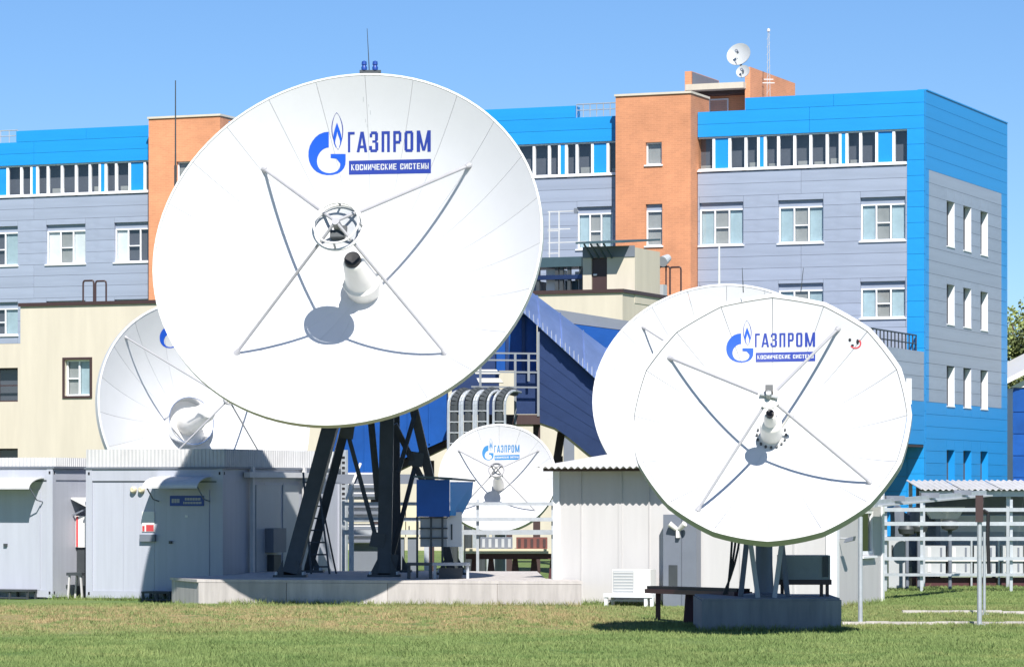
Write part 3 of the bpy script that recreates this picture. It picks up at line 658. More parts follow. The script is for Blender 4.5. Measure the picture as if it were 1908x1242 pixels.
for (u, Y, top, wx, wy) in ((541, 65.7, (632, 735, 66.6), 0.29, 0.36), (574, 69.4, (655, 750, 67.6), 0.17, 0.2), (716, 66.0, (722, 735, 66.7), 0.27, 0.30), (842, 67.6, (765, 735, 67.0), 0.17, 0.22), (738, 69.6, (735, 740, 67.6), 0.2, 0.2)):
    f = gfoot(u, Y); lg = wbeam(big, 'leg', f + Vector((0, 0, 0.04)), W(*top), wx, wy, M['dark'])
    MB().box(f.x - 0.32, f.y - 0.28, PZ, f.x + 0.32, f.y + 0.28, PZ + 0.045).build('base_plate', M['dark'], lg)
    for i_ in (-1, 1):
        for j_ in (-1, 1): MB().cyl((f.x + 0.26 * i_, f.y + 0.22 * j_, PZ + 0.045), (f.x + 0.26 * i_, f.y + 0.22 * j_, PZ + 0.10), 0.028, n=6).build('anchor_bolt', M['galv'], lg)
        MB().prism([(f.x + 0.12 * i_, f.y - 0.15, PZ + 0.046), (f.x + 0.28 * i_, f.y - 0.15, PZ + 0.046), (f.x + 0.13 * i_, f.y - 0.15, PZ + 0.34)], (0, 0.02, 0)).build('gusset', M['dark'], lg)
for (u, v, Y) in ((703, 1005, 65.95), (727, 1045, 65.95), (646, 803, 66.4), (775, 855, 67.0)): p_ = W(u, v, Y); MB().prism([p_ + Vector(d) for d in ((-0.16, 0, -0.12), (0.12, 0, -0.16), (0.16, 0, 0.12), (-0.1, 0, 0.16))], (0, 0.02, 0)).build('gusset', M['dark'], big)
for a, b, t in (((646, 800, 66.6), (703, 1010, 66.2), 0.085), ((778, 850, 67.2), (727, 1050, 66.1), 0.085), ((735, 790, 66.9), (800, 920, 67.2), 0.11), ((690, 770, 66.8), (705, 930, 66.4), 0.13), ((775, 765, 67.0), (742, 880, 66.5), 0.08)):
    wbeam(big, 'brace', W(*a), W(*b), t, t, M['dark'])
MB().box(hubp.x - 0.75, hubp.y + 0.6, hubp.z - 1.35, hubp.x + 0.75, hubp.y + 2.3, hubp.z - 0.55).build('turret', M['dark'], big)
MB().prism([(hubp.x - 0.5, hubp.y + 0.8, hubp.z - 0.6), (hubp.x - 0.5, hubp.y + 2.0, hubp.z - 0.6), (hubp.x - 0.35, hubp.y + 0.6, hubp.z + 0.3), (hubp.x - 0.35, hubp.y - 0.3, hubp.z + 0.3)], (0.9, 0, 0)).build('yoke', M['dark'], big)
# lamps and lightning rod on the upper rim
tp = W(690, 131, 63.7)
ah = MB().box(tp.x - 0.2, tp.y - 0.03, tp.z - 0.06, tp.x + 0.2, tp.y + 0.03, tp.z + 0.0).build('lamp_bracket', M['dark'], big)
for dx in (-0.115, 0.09):
    MB().lathe([(0, 0), (0.05, 0.0), (0.055, 0.05), (0.035, 0.09), (0.05, 0.10), (0.045, 0.16), (0, 0.18)], 12, Matrix.Translation(tp + Vector((dx, 0, 0.0)))).build('warning_lamp', M['signblue'], ah, smooth=True)
MB().cyl(tp - Vector((0.02, 0, 0)), tp + Vector((-0.06, 0, 0.78)), 0.010, 0.005, 6).build('lightning_rod', M['dark'], ah)
# ---- the nearer, smaller dish on the right
GY = 0.0
PN = 0.36
DY = 3.0
sm = thing('satellite_dish', 'medium white satellite dish at right, lettered, with petal seams, on a grey plinth', 'satellite dish', (3.85, 52.5, PN), 0)
E2 = Dish(sm, (1435, 774), 253, 222, 4.0, 49.6, 0.31)
E2.reflector(16, 6, 14, True, gap=0.0022, hub=0.1); E2.rim(0.075, -0.16, 0.015, M['lip'], 0.009); E2.ribs(16, M['cabinet'], 0.42)
fx = lambda x, y: (1353 + (x - 574.3) * 0.726, 597 + (y - 209.8) * 0.669)
logo(E2, fx, M['logoblue'], M['textblue'])
zs2 = 0.27 * E2.R
E2.struts([(1247, 666), (1562, 612), (1300, 950), (1622, 899)], zs2 - 0.02, 0.05, 0.022, M['strut'])
s2 = E2.build(MB().lathe([(0, zs2 - 0.12), (0.16, zs2 - 0.05), (0.17, zs2), (0.10, zs2 + 0.02), (0, zs2 + 0.03)], 24), 'subreflector', M['feed'])
E2.build(MB().cyl((0, 0, zs2 + 0.02), (0, 0, zs2 + 0.16), 0.05, 0.04, 12).cyl((-0.13, 0.03, zs2 + 0.06), (0.13, -0.03, zs2 + 0.06), 0.028, n=8), 'adjuster', M['cabinet'], s2)
E2.build(MB().box(-0.05, 0.02, zs2 + 0.05, 0.06, 0.13, zs2 + 0.16), 'adjuster_motor', M['dark'], s2, False)
v2 = -E2.dep
f2 = E2.build(MB().lathe([(0.19, v2), (0.19, v2 + 0.02), (0.165, v2 + 0.03), (0.165, v2 + 0.36), (0.15, v2 + 0.39), (0.10, v2 + 0.42), (0.085, v2 + 0.62), (0.07, v2 + 0.64), (0, v2 + 0.64)], 32), 'feed_horn', M['feed'])
for k in range(16):
    a = 2 * math.pi * k / 16; E2.build(MB().cyl((0.215 * math.cos(a), 0.215 * math.sin(a), v2 - 0.01), (0.215 * math.cos(a), 0.215 * math.sin(a), v2 + 0.05), 0.018, n=8), 'bolt', M['dark'], f2)
E2.build(MB().lathe([(0, v2 + 0.641), (0.06, v2 + 0.641), (0.058, v2 + 0.70), (0, v2 + 0.70)], 16), 'horn_mouth', M['black'], f2)
E2.build(MB().cyl((0.15, 0.02, v2 + 0.2), (0.27, 0.1, v2 + 0.42), 0.02, n=8).cyl((0.27, 0.1, v2 + 0.42), (0.33, 0.12, v2 + 0.42), 0.035, n=10), 'waveguide', M['feed'], f2)
# round sticker near the upper right rim: dark marks and a red arc
stk = MB()
for k in range(14):
    a0, a1 = R(-150 + 15 * k), R(-150 + 15 * (k + 1))
    q = [(1594 + 11 * math.cos(a), 640 - 10 * math.sin(a)) for a in (a0, a1)]; q2 = [(1594 + 8.2 * math.cos(a), 640 - 7.4 * math.sin(a)) for a in (a0, a1)]
    if k < 13: stk.quad(*[E2.hit(*p, 0.006) for p in (q[0], q[1], q2[1], q2[0])])
stk_o = E2.build(stk, 'round_sticker', M['red'], smooth=False)
mk = MB()
for (cx_, cy_, ra, rb) in ((1583.5, 633.5, 2.6, 3.2), (1598, 637, 2.6, 5.0), (1588.5, 643.5, 2.8, 2.0)): mk.quad(*[E2.hit(cx_ + ra * math.cos(2 * math.pi * k / 10), cy_ + rb * math.sin(2 * math.pi * k / 10), 0.007) for k in range(10)])
E2.build(mk, 'sticker_marks', M['black'], stk_o, False)
hb = E2.V - E2.n * 0.5
hb.y = 52.2
MB().lathe([(0.34, PN), (0.34, PN + 0.04), (0.15, PN + 0.06), (0.13, PN + 0.5), (0.13, hb.z - 0.25)], 28, Matrix.Translation((hb.x, hb.y + 0.1, 0))).build('column', M['slate'], sm, smooth=True)
MB().prism([(hb.x - 0.3, hb.y + 0.35, hb.z - 0.7), (hb.x - 0.3, hb.y - 0.4, hb.z - 0.7), (hb.x - 0.3, E2.V.y + 0.2, E2.V.z - 0.45), (hb.x - 0.3, E2.V.y + 0.45, E2.V.z + 0.05), (hb.x - 0.3, hb.y + 0.35, hb.z - 0.1)], (0.6, 0, 0)).build('yoke', M['slate'], sm)
for dx in (-0.36, 0.36): wbeam(sm, 'mount_strut', (hb.x + dx * 0.35, hb.y - 0.35, PN), (hb.x + dx * 0.95, hb.y - 0.3, hb.z - 0.6), 0.07, 0.06, M['cabinet']); wbeam(sm, 'mount_strut', (hb.x + dx, hb.y + 0.1, PN), (hb.x + dx * 0.5, hb.y + 0.05, hb.z - 0.55), 0.08, 0.06, M['slate'])
for k, dx in enumerate((-0.42, -0.36, -0.30)):
    pts = [Vector((hb.x + dx * 1.2, hb.y - 0.35, hb.z - 0.1 - 0.1 * k))]
    for t in range(1, 9): a = t / 8; pts.append(Vector((hb.x + dx * 1.2 - 0.1 * a ** 3 * (k + 1), hb.y - 0.35 - 0.1 * a, hb.z - 0.1 - 0.1 * k - (hb.z - 0.1 - 0.1 * k - PN - 0.05) * a)))
    MB().tube(pts, 0.018, 6).build('cable', M['black'], sm)
for (u0, v0, u1, v1) in ((1385, 541, 1383, 499), (1492, 541, 1497, 499)):
    MB().cyl(W(u0, v0 + 4, 50.4), W(u1, v1, 50.4), 0.008, 0.004, 6).build('lightning_rod', M['dark'], sm)
ck = W(1692, 730, 49.7); MB().box(ck.x - 0.03, ck.y - 0.03, ck.z - 0.18, ck.x + 0.05, ck.y + 0.05, ck.z + 0.2).build('rim_clamp', M['dishwhite'], sm)
# ---- dishes behind
def backdish(label, c, a, b, ang, Y, d, N, subr, zsub, feet, colr, gy=-0.15, poly=False, ftr=0.02):
    root = thing('satellite_dish', label, 'satellite dish', (0, 0, 0), 0)
    Q = Dish(root, c, a, b, ang, Y, d); hbq = Q.V - Q.n * 0.55
    root.location = (hbq.x, hbq.y, gy); WM[root.name] = Matrix.Translation((hbq.x, hbq.y, gy))
    Q.reflector(N, 3, 10, poly); Q.rim(0.05, -0.12, 0.015, M['dishwhite'], 0.001); Q.ribs(max(12, N // 2), M['cabinet'], 0.45)
    MB().lathe([(colr * 2, gy), (colr * 2, gy + 0.05), (colr, gy + 0.06), (colr, hbq.z - 0.2)], 24, Matrix.Translation((hbq.x, hbq.y + 0.15, 0))).build('column', M['slate'], root, smooth=True)
    MB().box(hbq.x - 0.4, hbq.y - 0.3, hbq.z - 0.5, hbq.x + 0.4, hbq.y + 0.5, hbq.z + 0.3).build('yoke', M['slate'], root)
    Q.struts(feet(Q), zsub * Q.R, subr * 0.9, ftr, M['strut'])
    z_ = zsub * Q.R
    sb_ = Q.build(MB().lathe([(0, z_ - 0.1), (subr * 0.6, z_ - 0.07), (subr, z_), (subr, z_ + 0.04), (0, z_ + 0.05)], 28), 'subreflector', M['feed'])
    torus(Q, subr, z_ + 0.08, 0.02, M['strut'], 'ring', sb_, 28)
    for k in range(4): aa = R(90 * k + 45); Q.build(MB().cyl((subr * math.cos(aa), subr * math.sin(aa), z_ + 0.05), (0, 0, z_ + 0.22), 0.02, n=6), 'spoke', M['strut'], sb_)
    return root, Q
bl, QL = backdish('white satellite dish half hidden behind the largest dish, above the left cabins', (382, 769), 213, 186, -60, 79.5, 0.40, 20, 0.12, 0.46, lambda q: q.polar(0.96, [math.degrees(math.atan2(q.hit(232, 624).y, q.hit(232, 624).x)) + 90 * k for k in range(4)]), 0.25)
logo(QL, lambda x, y: (297 + (x - 574.3) * 0.5, 608 + (y - 246) * 0.5), M['logoblue'], M['textblue'], partial=True)
# big feed drum and ring of the left back dish
vq = -QL.dep
fq = QL.build(MB().lathe([(0.54, vq - 0.0), (0.54, vq + 0.05), (0.29, vq + 0.06), (0.29, vq + 0.5), (0.25, vq + 0.56), (0.22, vq + 1.15), (0.15, vq + 1.25), (0, vq + 1.25)], 36), 'feed_drum', M['acwhite'])
QL.build(MB().lathe([(0.54, vq + 0.02), (0.56, vq + 0.32), (0.58, vq + 0.32), (0.58, vq + 0.0)], 36), 'feed_ring', M['mirror'], fq)
br_, QR = backdish('white satellite dish mostly hidden behind the right-hand lettered dish', (1345, 736), 238, 206, 8, 73.0, 0.40, 20, 0.12, 0.28, lambda q: q.polar(0.93, (43, 135, 225, 317)), 0.25)
fr_, QF = backdish('small white far satellite dish with faded blue lettering behind the galvanised rails', (927, 889), 106, 96, 8, 76.0, 0.36, 16, 0.17, 0.26, lambda q: q.polar(0.9, (38, 142, 222, 318)), 0.12, ftr=0.016)
logo(QF, lambda x, y: (898.3 + (x - 574.3) * 0.305, 817 + (y - 209.8) * 0.343), M['logocyan'], M['logocyan'])
for q, r1, h1, par in ((QF, 0.13, 0.5, fr_), (QR, 0.25, 0.8, br_)): q.build(MB().lathe([(r1, -q.dep), (r1, -q.dep + h1 * 0.4), (r1 * 0.55, -q.dep + h1), (0, -q.dep + h1)], 24), 'feed_horn', M['feed'])
# ------------------------------------------------------------------ concrete platform of the big dish
def gp(u, Y): p = W(u, 912, Y); return (p.x, p.y)
pl = thing('concrete_platform', 'low pale concrete platform carrying the legs of the largest dish', 'platform', (-2.4, 66.5, -0.15))
plan = [gp(370, 64.0), gp(1083, 62.6), (1.2, 63.5), (0.6, 64.6), (0.5, 70.3), (-5.2, 70.6), (-5.45, 67.3), gp(320, 65.5)]
MB().prism([(x, y, -0.25) for x, y in plan], (0, 0, PZ + 0.25 - 0.055)).build('body', M['concrete'], pl)
def inset(pts, d):
    cx_, cy_ = sum(p[0] for p in pts) / len(pts), sum(p[1] for p in pts) / len(pts)
    return [(cx_ + (x - cx_) * (1 + d / math.hypot(x - cx_, y - cy_)), cy_ + (y - cy_) * (1 + d / math.hypot(x - cx_, y - cy_))) for x, y in pts]
MB().prism([(x, y, PZ - 0.053) for x, y in inset(plan, 0.035)], (0, 0, 0.053)).build('coping_slab', M['concrete'], pl)
a_, b_ = Vector(plan[0]), Vector(plan[1]); nrm = Vector((b_.y - a_.y, -(b_.x - a_.x))).normalized()
cuts = [0, 0.235, 0.5, 0.785, 1.0]
for i in range(4):
    p, q = a_.lerp(b_, cuts[i]) , a_.lerp(b_, cuts[i + 1]); e = (b_ - a_).normalized() * 0.006
    p, q = p + e, q - e
    MB().prism([(p.x, p.y, -0.24), (q.x, q.y, -0.24), (q.x, q.y, PZ - 0.06), (p.x, p.y, PZ - 0.06)], (nrm.x * 0.025, nrm.y * 0.025, 0)).build('facing_slab', M['concrete'], pl)
# ------------------------------------------------------------------ plinth of the right-hand dish
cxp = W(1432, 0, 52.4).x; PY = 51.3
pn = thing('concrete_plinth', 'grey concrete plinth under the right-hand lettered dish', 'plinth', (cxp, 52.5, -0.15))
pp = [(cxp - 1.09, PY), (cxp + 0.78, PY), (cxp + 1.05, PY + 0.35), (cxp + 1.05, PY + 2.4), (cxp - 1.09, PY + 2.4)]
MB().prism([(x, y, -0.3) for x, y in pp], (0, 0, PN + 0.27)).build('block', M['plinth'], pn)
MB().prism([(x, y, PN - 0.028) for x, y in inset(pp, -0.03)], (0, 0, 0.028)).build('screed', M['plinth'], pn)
# cabinet on a stand on the plinth
cb = thing('equipment_cabinet', 'slate grey equipment cabinet on dark stand beside the right-hand dish column', 'cabinet', (W(1497, 0, 52.6).x, 52.6, PN))
M['boxgrey'] = mat('grey_green_box', (0.24, 0.27, 0.27), 0.5)
x0, x1 = W(1452, 0, 52.4).x, W(1547, 0, 52.4).x
MB().box(x0, 52.4, PN + 0.26, x1, 52.85, W(0, 1034, 52.4).z).build('body', M['boxgrey'], cb)
MB().box(x1 - 0.12, 52.385, PN + 0.30, x1 - 0.03, 52.398, PN + 0.62).build('vent', M['dark'], cb)
for xx in (x0 + 0.05, x1 - 0.13, x1 - 0.04): MB().box(xx - 0.025, 52.45, PN, xx + 0.025, 52.5, PN + 0.18).build('leg', M['brownmetal'], cb)
MB().box(x0 - 0.03, 52.38, PN + 0.181, x1 + 0.02, 52.87, PN + 0.259).build('stand_top', M['brownmetal'], cb)
# maroon cable trestle left of the plinth
tr = thing('cable_trestle', 'maroon steel cable trestle running from the shed to the plinth', 'trestle', (W(1280, 0, 54).x, 54, -0.15))
ta, tb = W(1217, 1100, 56.5), W(1385, 1106, 52.6)
MB().beam(ta, tb, 0.30, 0.07).build('tray', M['maroon'], tr)
MB().beam(ta + Vector((0, 0, 0.06)), tb + Vector((0, 0, 0.06)), 0.22, 0.05).build('cables', M['black'], tr)
for t in (0.42, 0.60):
    p = ta.lerp(tb, t); g_ = gz(p.x, p.y)
    MB().prism([(p.x - 0.10, p.y, g_ - 0.05), (p.x + 0.07, p.y, g_ - 0.05), (p.x + 0.09, p.y, p.z - 0.036), (p.x - 0.06, p.y, p.z - 0.036)], (0, 0.12, 0)).build('leg', M['maroon'], tr)
p = ta.lerp(tb, 0.06); MB().box(p.x - 0.04, p.y, gz(p.x, p.y) - 0.05, p.x + 0.04, p.y + 0.08, p.z - 0.036).build('leg', M['maroon'], tr)
# ------------------------------------------------------------------ cabins (site containers) on the left
def corrug(x0, x1, y, z0, z1, per, amp, axis='x'):
    mb = MB(); n = max(6, int((x1 - x0) / per)) * 6
    for i in range(n + 1):
        x = x0 + (x1 - x0) * i / n; t = (i % 6) / 6; o = amp * (1 if t < 0.45 else -1)
        mb.v += [(x, y + o, z0), (x, y + o, z1)] if axis == 'x' else [(y - o, x, z0), (y - o, x, z1)]
    mb.f = [(2 * i, 2 * i + 2, 2 * i + 3, 2 * i + 1) for i in range(n)]; return mb
def canopy(parent, x0, x1, y, z):
    n = 8; mb = MB(); pr = []
    for k in range(n + 1): a = R(90 * k / n); pr.append((y - 0.62 * math.sin(a), z - 0.22 + 0.22 * math.cos(a)))
    for xx in (x0, x1): mb.v += [(xx, a, b) for a, b in pr] + [(xx, a, b - 0.02) for a, b in pr]
    m2 = 2 * (n + 1)
    for k in range(n):
        mb.f += [(k, k + 1, m2 + k + 1, m2 + k), (n + 1 + k, m2 + n + 1 + k, m2 + n + 2 + k, n + 2 + k), (k, n + 1 + k, n + 2 + k, k + 1), (m2 + k, m2 + k + 1, m2 + n + 2 + k, m2 + n + 1 + k)]
    c = mb.build('canopy', M['roofsheet'], parent, False)
    for xx in (x0 + 0.04, x1 - 0.04): MB().tube([(xx, y - 0.01, z - 0.5), (xx, y - 0.25, z - 0.46), (xx, y - 0.55, z - 0.2)], 0.014, 6).build('bracket', M['slate'], c, False)
def sign(parent, x0, x1, y, z0, z1, tx):
    s_ = bx('sign', M['signblue'], parent, (x0, y - 0.02, z0), (x1, y - 0.003, z1)); hgt = z1 - z0; mb = MB()
    for (a, b, c, d) in tx:
        n = max(2, int((b - a) * (x1 - x0) / 0.035))
        for i in range(n):
            q0 = x0 + (x1 - x0) * (a + (b - a) * i / n); q1 = q0 + (x1 - x0) * (b - a) / n * 0.7; mb.quad((q0, y - 0.023, z0 + c * hgt), (q1, y - 0.023, z0 + c * hgt), (q1, y - 0.023, z0 + d * hgt), (q0, y - 0.023, z0 + d * hgt))
    mb.build('sign_print', M['cabinet'], s_, False)
def cabin(label, fr, u0, depth, vtop, parapet):
    x0, x1 = fr.x(u0), 0.0; zt_ = fr.z(u0 * 0.3 + 0.7 * (fr.o.x / fr.o.y * F + CX), vtop); ct = M['contain']
    c = thing('site_cabin', label, 'cabin', fr.loc, RZ); t = 0.14; z0 = 0.06
    bx('body', ct, c, (x0 + 0.03, 0.05, z0), (x1 - 0.03, depth - 0.05, zt_ - 0.02))
    for xx in (x0, x1 - t):
        for yy in (0, depth - t):
            po_ = bx('corner_post', ct, c, (xx, yy, z0 - 0.03), (xx + t, yy + t, zt_))
            for zz in (z0 + 0.04, zt_ - 0.12):
                if yy == 0: bx('casting_hole', M['black'], po_, (xx + 0.05, yy - 0.004, zz), (xx + 0.09, yy + 0.003, zz + 0.06))
                if xx > x0: bx('casting_hole', M['black'], po_, (x1 - 0.003, yy + 0.05, zz), (x1 + 0.004, yy + 0.09, zz + 0.06))
    for zz in ((zt_ - 0.24, zt_ - 0.005), (z0 - 0.02, z0 + 0.12)):
        bx('front_rail', ct, c, (x0 + t, 0.01, zz[0]), (x1 - t, 0.13, zz[1]))
        bx('side_rail', ct, c, (x1 - 0.12, t, zz[0]), (x1 - 0.01, depth - t, zz[1]))
    bx('gutter_gap', M['slate'], c, (x0 + t, 0.035, zt_ - 0.275), (x1 - t, 0.06, zt_ - 0.243)); bx('gutter_gap', M['slate'], c, (x1 - 0.06, t, zt_ - 0.275), (x1 - 0.035, depth - t, zt_ - 0.243))
    bx('footing', M['concrete'], c, (x0 + 0.1, 0.1, -0.1), (x1 - 0.1, depth - 0.1, z0 - 0.031))
    for i in range(4):
        a, b = x0 + t + (x1 - x0 - 2 * t) * i / 4, x0 + t + (x1 - x0 - 2 * t) * (i + 1) / 4
        piece('wall_board', ct, c, (a + 0.002, 0.03, z0 + 0.122), (b - 0.002, 0.049, zt_ - 0.277))
    nb = max(3, int(depth / 0.9))
    for i in range(nb):
        a, b = t + (depth - 2 * t) * i / nb, t + (depth - 2 * t) * (i + 1) / nb
        piece('wall_board', ct, c, (x1 - 0.029, a + 0.002, z0 + 0.122), (x1 - 0.016, b - 0.002, zt_ - 0.277))
    h_ = parapet
    pa = corrug(x0 - 0.03, x1 + 0.02, 0.06, zt_ + 0.04, zt_ + h_, 0.085, 0.008).build('corrugated_fascia', M['roofsheet'], c, False)
    pb_ = corrug(0.06, depth, x1 + 0.02, zt_ + 0.04, zt_ + h_, 0.085, 0.008, 'y').build('corrugated_fascia', M['roofsheet'], c, False)
    bx('roof', M['roofsheet'], c, (x0, 0.08, zt_ + 0.0), (x1 - 0.01, depth, zt_ + h_ - 0.02))
    bx('drip_edge', M['slate'], pa, (x0 - 0.03, -0.02, zt_ + 0.001), (x1 + 0.05, 0.05, zt_ + 0.035)); bx('drip_edge', M['slate'], pb_, (x1 + 0.0, 0.051, zt_ + 0.001), (x1 + 0.05, depth, zt_ + 0.035))
    return c, x0, zt_
GYL = -0.24
K2 = Frame(415, 68.3, RZ, GYL); xk, yk = K2.onfront(98)[::-1]; K1 = Frame(98, yk, RZ, GYL)
c1, _, zt1 = cabin('lilac-grey site cabin cut off by the left edge of the photo', K1, -170, 6.0, 872, 0.22)
def fxz(fr, u, v): return fr.x(u), fr.z(u, v)
canopy(c1, K1.x(-60), K1.x(82), 0.02, K1.z(40, 889)); sign(c1, K1.x(10), K1.x(70), 0.03, K1.z(40, 941), K1.z(40, 920), [(0.08, 0.32, 0.3, 0.7), (0.45, 0.92, 0.55, 0.8), (0.45, 0.92, 0.2, 0.42)])
dj = bx('door', M['contain'], c1, (K1.x(-45), 0.006, K1.z(0, 1098)), (K1.x(74), 0.028, K1.z(0, 912))); bx('door_handle', M['dark'], dj, (K1.x(8), -0.04, K1.z(10, 1017)), (K1.x(14), 0.005, K1.z(10, 1012)))
c2, _, zt2 = cabin('lilac-grey site cabin with blue door sign, shaded by the largest dish', K2, 160, K2.y(636), 873, 0.40)
canopy(c2, K2.x(292), K2.x(393), 0.02, K2.z(340, 887)); sign(c2, K2.x(317), K2.x(380), 0.006, K2.z(350, 942), K2.z(350, 923), [(0.06, 0.3, 0.3, 0.7), (0.45, 0.92, 0.55, 0.8), (0.4, 0.95, 0.2, 0.42)])
dj = bx('door', M['contain'], c2, (K2.x(311), 0.008, K2.z(350, 1096)), (K2.x(389), 0.0285, K2.z(350, 912)))
bx('peephole', M['acwhite'], dj, (K2.x(345), -0.006, K2.z(350, 963)), (K2.x(350), 0.007, K2.z(350, 959))); bx('door_handle', M['dark'], dj, (K2.x(316), -0.04, K2.z(320, 1012)), (K2.x(321), 0.007, K2.z(320, 1007)))
nb_ = bx('warning_notice', M['acwhite'], c2, (K2.x(264), 0.01, K2.z(275, 990)), (K2.x(287), 0.028, K2.z(275, 952)))
bx('notice_print', M['red'], nb_, (K2.x(265), 0.004, K2.z(275, 989)), (K2.x(269), 0.0085, K2.z(275, 979))); bx('notice_print', M['red'], nb_, (K2.x(272), 0.004, K2.z(275, 989)), (K2.x(286), 0.0085, K2.z(275, 977)))
bx('letter_box', M['slate'], c2, (K2.x(262), -0.05, K2.z(275, 1008)), (K2.x(290), 0.028, K2.z(275, 995)))
for u in (249, 264): MB().lathe([(0, 0), (0.06, 0.0), (0.07, 0.05), (0.055, 0.09), (0.04, 0.10), (0.0, 0.095)], 14, Matrix.Translation((K2.x(u), 0.03, K2.z(256, 912))) @ Matrix.Rotation(R(90), 4, 'X')).build('wall_lamp', M['beige'], c2, False, True)
# cable channel and strut along the side of that cabin
bx('cable_channel', M['roofsheet'], c2, (0.02, 0.9, zt2 - 0.17), (0.16, K2.y(606), zt2 - 0.06))
bx('cable_post', M['roofsheet'], c2, (0.03, 1.15, 0.0), (0.1, 1.25, zt2 + 0.05)); bx('cable_post', M['roofsheet'], c2, (0.03, 3.6, zt2 - 0.6), (0.1, 3.68, zt2 + 0.05))
bx('wall_box', M['slate'], c2, (0.0, 1.9, 0.95), (0.2, 2.5, 1.45)); bx('wall_box', M['dark'], c2, (0.0, 2.0, 0.55), (0.16, 2.35, 0.9))
for y_, w_ in ((1.5, 1.15), (2.75, 0.75)): bx('side_panel', M['cabinet'], c2, (-0.015, y_, 0.25), (0.004, y_ + w_, zt2 - 0.32))
# perforated post at the back corner of the cabin
ppz = K2.zs(638, 838)
pps = thing('perforated_post', 'black-and-white perforated steel post at the rear corner of the shaded cabin', 'post', K2.loc, RZ)
yq = K2.y(640, 0.12); pst = bx('post', M['galv'], pps, (0.06, yq, 0.0), (0.18, yq + 0.10, ppz))
for k in range(26): piece('slot', M['black'], pst, (0.085, yq - 0.004, 0.12 + k * (ppz - 0.2) / 26), (0.155, yq + 0.002, 0.12 + k * (ppz - 0.2) / 26 + (ppz - 0.2) / 52))
def step(label, fr, u0, u1):
    x0, x1 = fr.x(u0, -0.4), fr.x(u1, -0.4); y = -0.42; h_ = 0.2
    t = thing('door_step', label, 'step', fr.loc, RZ, 'steps at the cabin doors')
    bx('tread', M['dark'], t, (x0, y, h_ - 0.04), (x1, y + 0.4, h_))
    for xx in (x0, (x0 + x1) / 2, x1 - 0.04):
        for yy in (y + 0.02, y + 0.34): bx('leg', M['dark'], t, (xx, yy, -0.05), (xx + 0.04, yy + 0.04, h_ - 0.041))
    bx('stretcher', M['dark'], t, (x0 + 0.04, y + 0.025, 0.02), (x1 - 0.04, y + 0.05, 0.05))
step('low dark steel step before the cut-off left cabin', K1, -20, 52); step('low dark steel step before the cabin door with the blue sign', K2, 264, 317)
stl = thing('tall_stool', 'tall narrow dark-topped stool between the two left cabins', 'stool', K1.loc, RZ)
ys_ = 0.55; sx = 0.30
bx('seat', M['dark'], stl, (sx - 0.18, ys_ - 0.2, 0.48), (sx + 0.18, ys_ + 0.2, 0.54))
for dx in (-0.13, 0.13):
    for dy in (-0.15, 0.15): MB().beam((sx + dx * 1.3, ys_ + dy, -0.01), (sx + dx, ys_ + dy, 0.48), 0.035, 0.035).build('leg', M['shed'], stl, False)
aw = thing('wall_awning', 'small lilac awning on the side of the cut-off left cabin', 'awning', K1.loc, RZ)
MB().prism([(0.0, 0.75, 2.05), (0.0, 1.9, 2.05), (0.42, 1.9, 1.86), (0.42, 0.75, 1.86)], (0, 0, 0.035)).build('sheet', M['roofsheet'], aw, False)
for yy in (0.85, 1.8): MB().beam((0.0, yy, 1.72), (0.36, yy, 1.87), 0.03, 0.03).build('bracket', M['slate'], aw, False)
fb = thing('fire_box', 'white and red upright box on the side wall between the left cabins', 'box', K1.loc, RZ)
bx('case', M['acwhite'], fb, (0.0, 0.95, 1.05), (0.3, 1.6, 1.7)); bx('red_edge', M['red'], fb, (0.02, 0.935, 1.06), (0.06, 0.949, 1.69)); bx('foot', M['dark'], fb, (0.0, 1.0, 0.0), (0.26, 1.5, 1.049))
# ------------------------------------------------------------------ white shed on the right
SF = Frame(1556, 62.0, RZ)
sd_ = thing('white_shed', 'pale panel shed with corrugated overhanging roof behind the right-hand dish', 'shed', SF.loc, RZ)
sl0 = SF.x(1034); szt = SF.z(1300, 874); sdy = SF.y(1645)
wallmesh(sl0, 0, 0, szt, [], 0.0, 0.1).build('front_wall', M['shed'], sd_, False)
sw = (SF.y(1604), SF.y(1627), SF.zs(1615, 1032), SF.zs(1615, 950))
wallmesh(0.101, sdy, 0, szt, [sw], -0.1, 0, 'y').build('side_wall', M['shed'], sd_, False)
MB().box(sl0, 0.101, 0, sl0 + 0.1, sdy, szt).box(sl0 + 0.101, sdy - 0.1, 0, -0.101, sdy, szt).build('back_walls', M['shed'], sd_, False)
for xx, w_ in ((SF.x(1083) - 0.0, 0.02), (SF.x(1156), 0.07), (SF.x(1210), 0.02), (SF.x(1380), 0.03), (SF.x(1480), 0.03)): bx('cover_strip', M['shed'], sd_, (xx - w_ / 2, -0.022, 0.02), (xx + w_ / 2, -0.002, szt))
bx('corner_trim', M['white'], sd_, (-0.16, -0.035, 0), (0.03, -0.002, szt)); bx('corner_trim', M['white'], sd_, (0.003, 0.0, 0), (0.035, 0.16, szt)); bx('corner_trim', M['white'], sd_, (sl0 - 0.03, -0.03, 0), (sl0 + 0.1, -0.003, szt))
bx('corner_trim', M['white'], sd_, (0.003, sdy - 0.12, 0), (0.03, sdy + 0.01, szt))
t = 0.06; swo = MB().box(-0.06, sw[0], sw[2], -0.01, sw[0] + t, sw[3]).box(-0.06, sw[1] - t, sw[2], -0.01, sw[1], sw[3]).box(-0.06, sw[0] + t, sw[2], -0.01, sw[1] - t, sw[2] + t).box(-0.06, sw[0] + t, sw[3] - t, -0.01, sw[1] - t, sw[3]).build('window', M['white'], sd_, False)
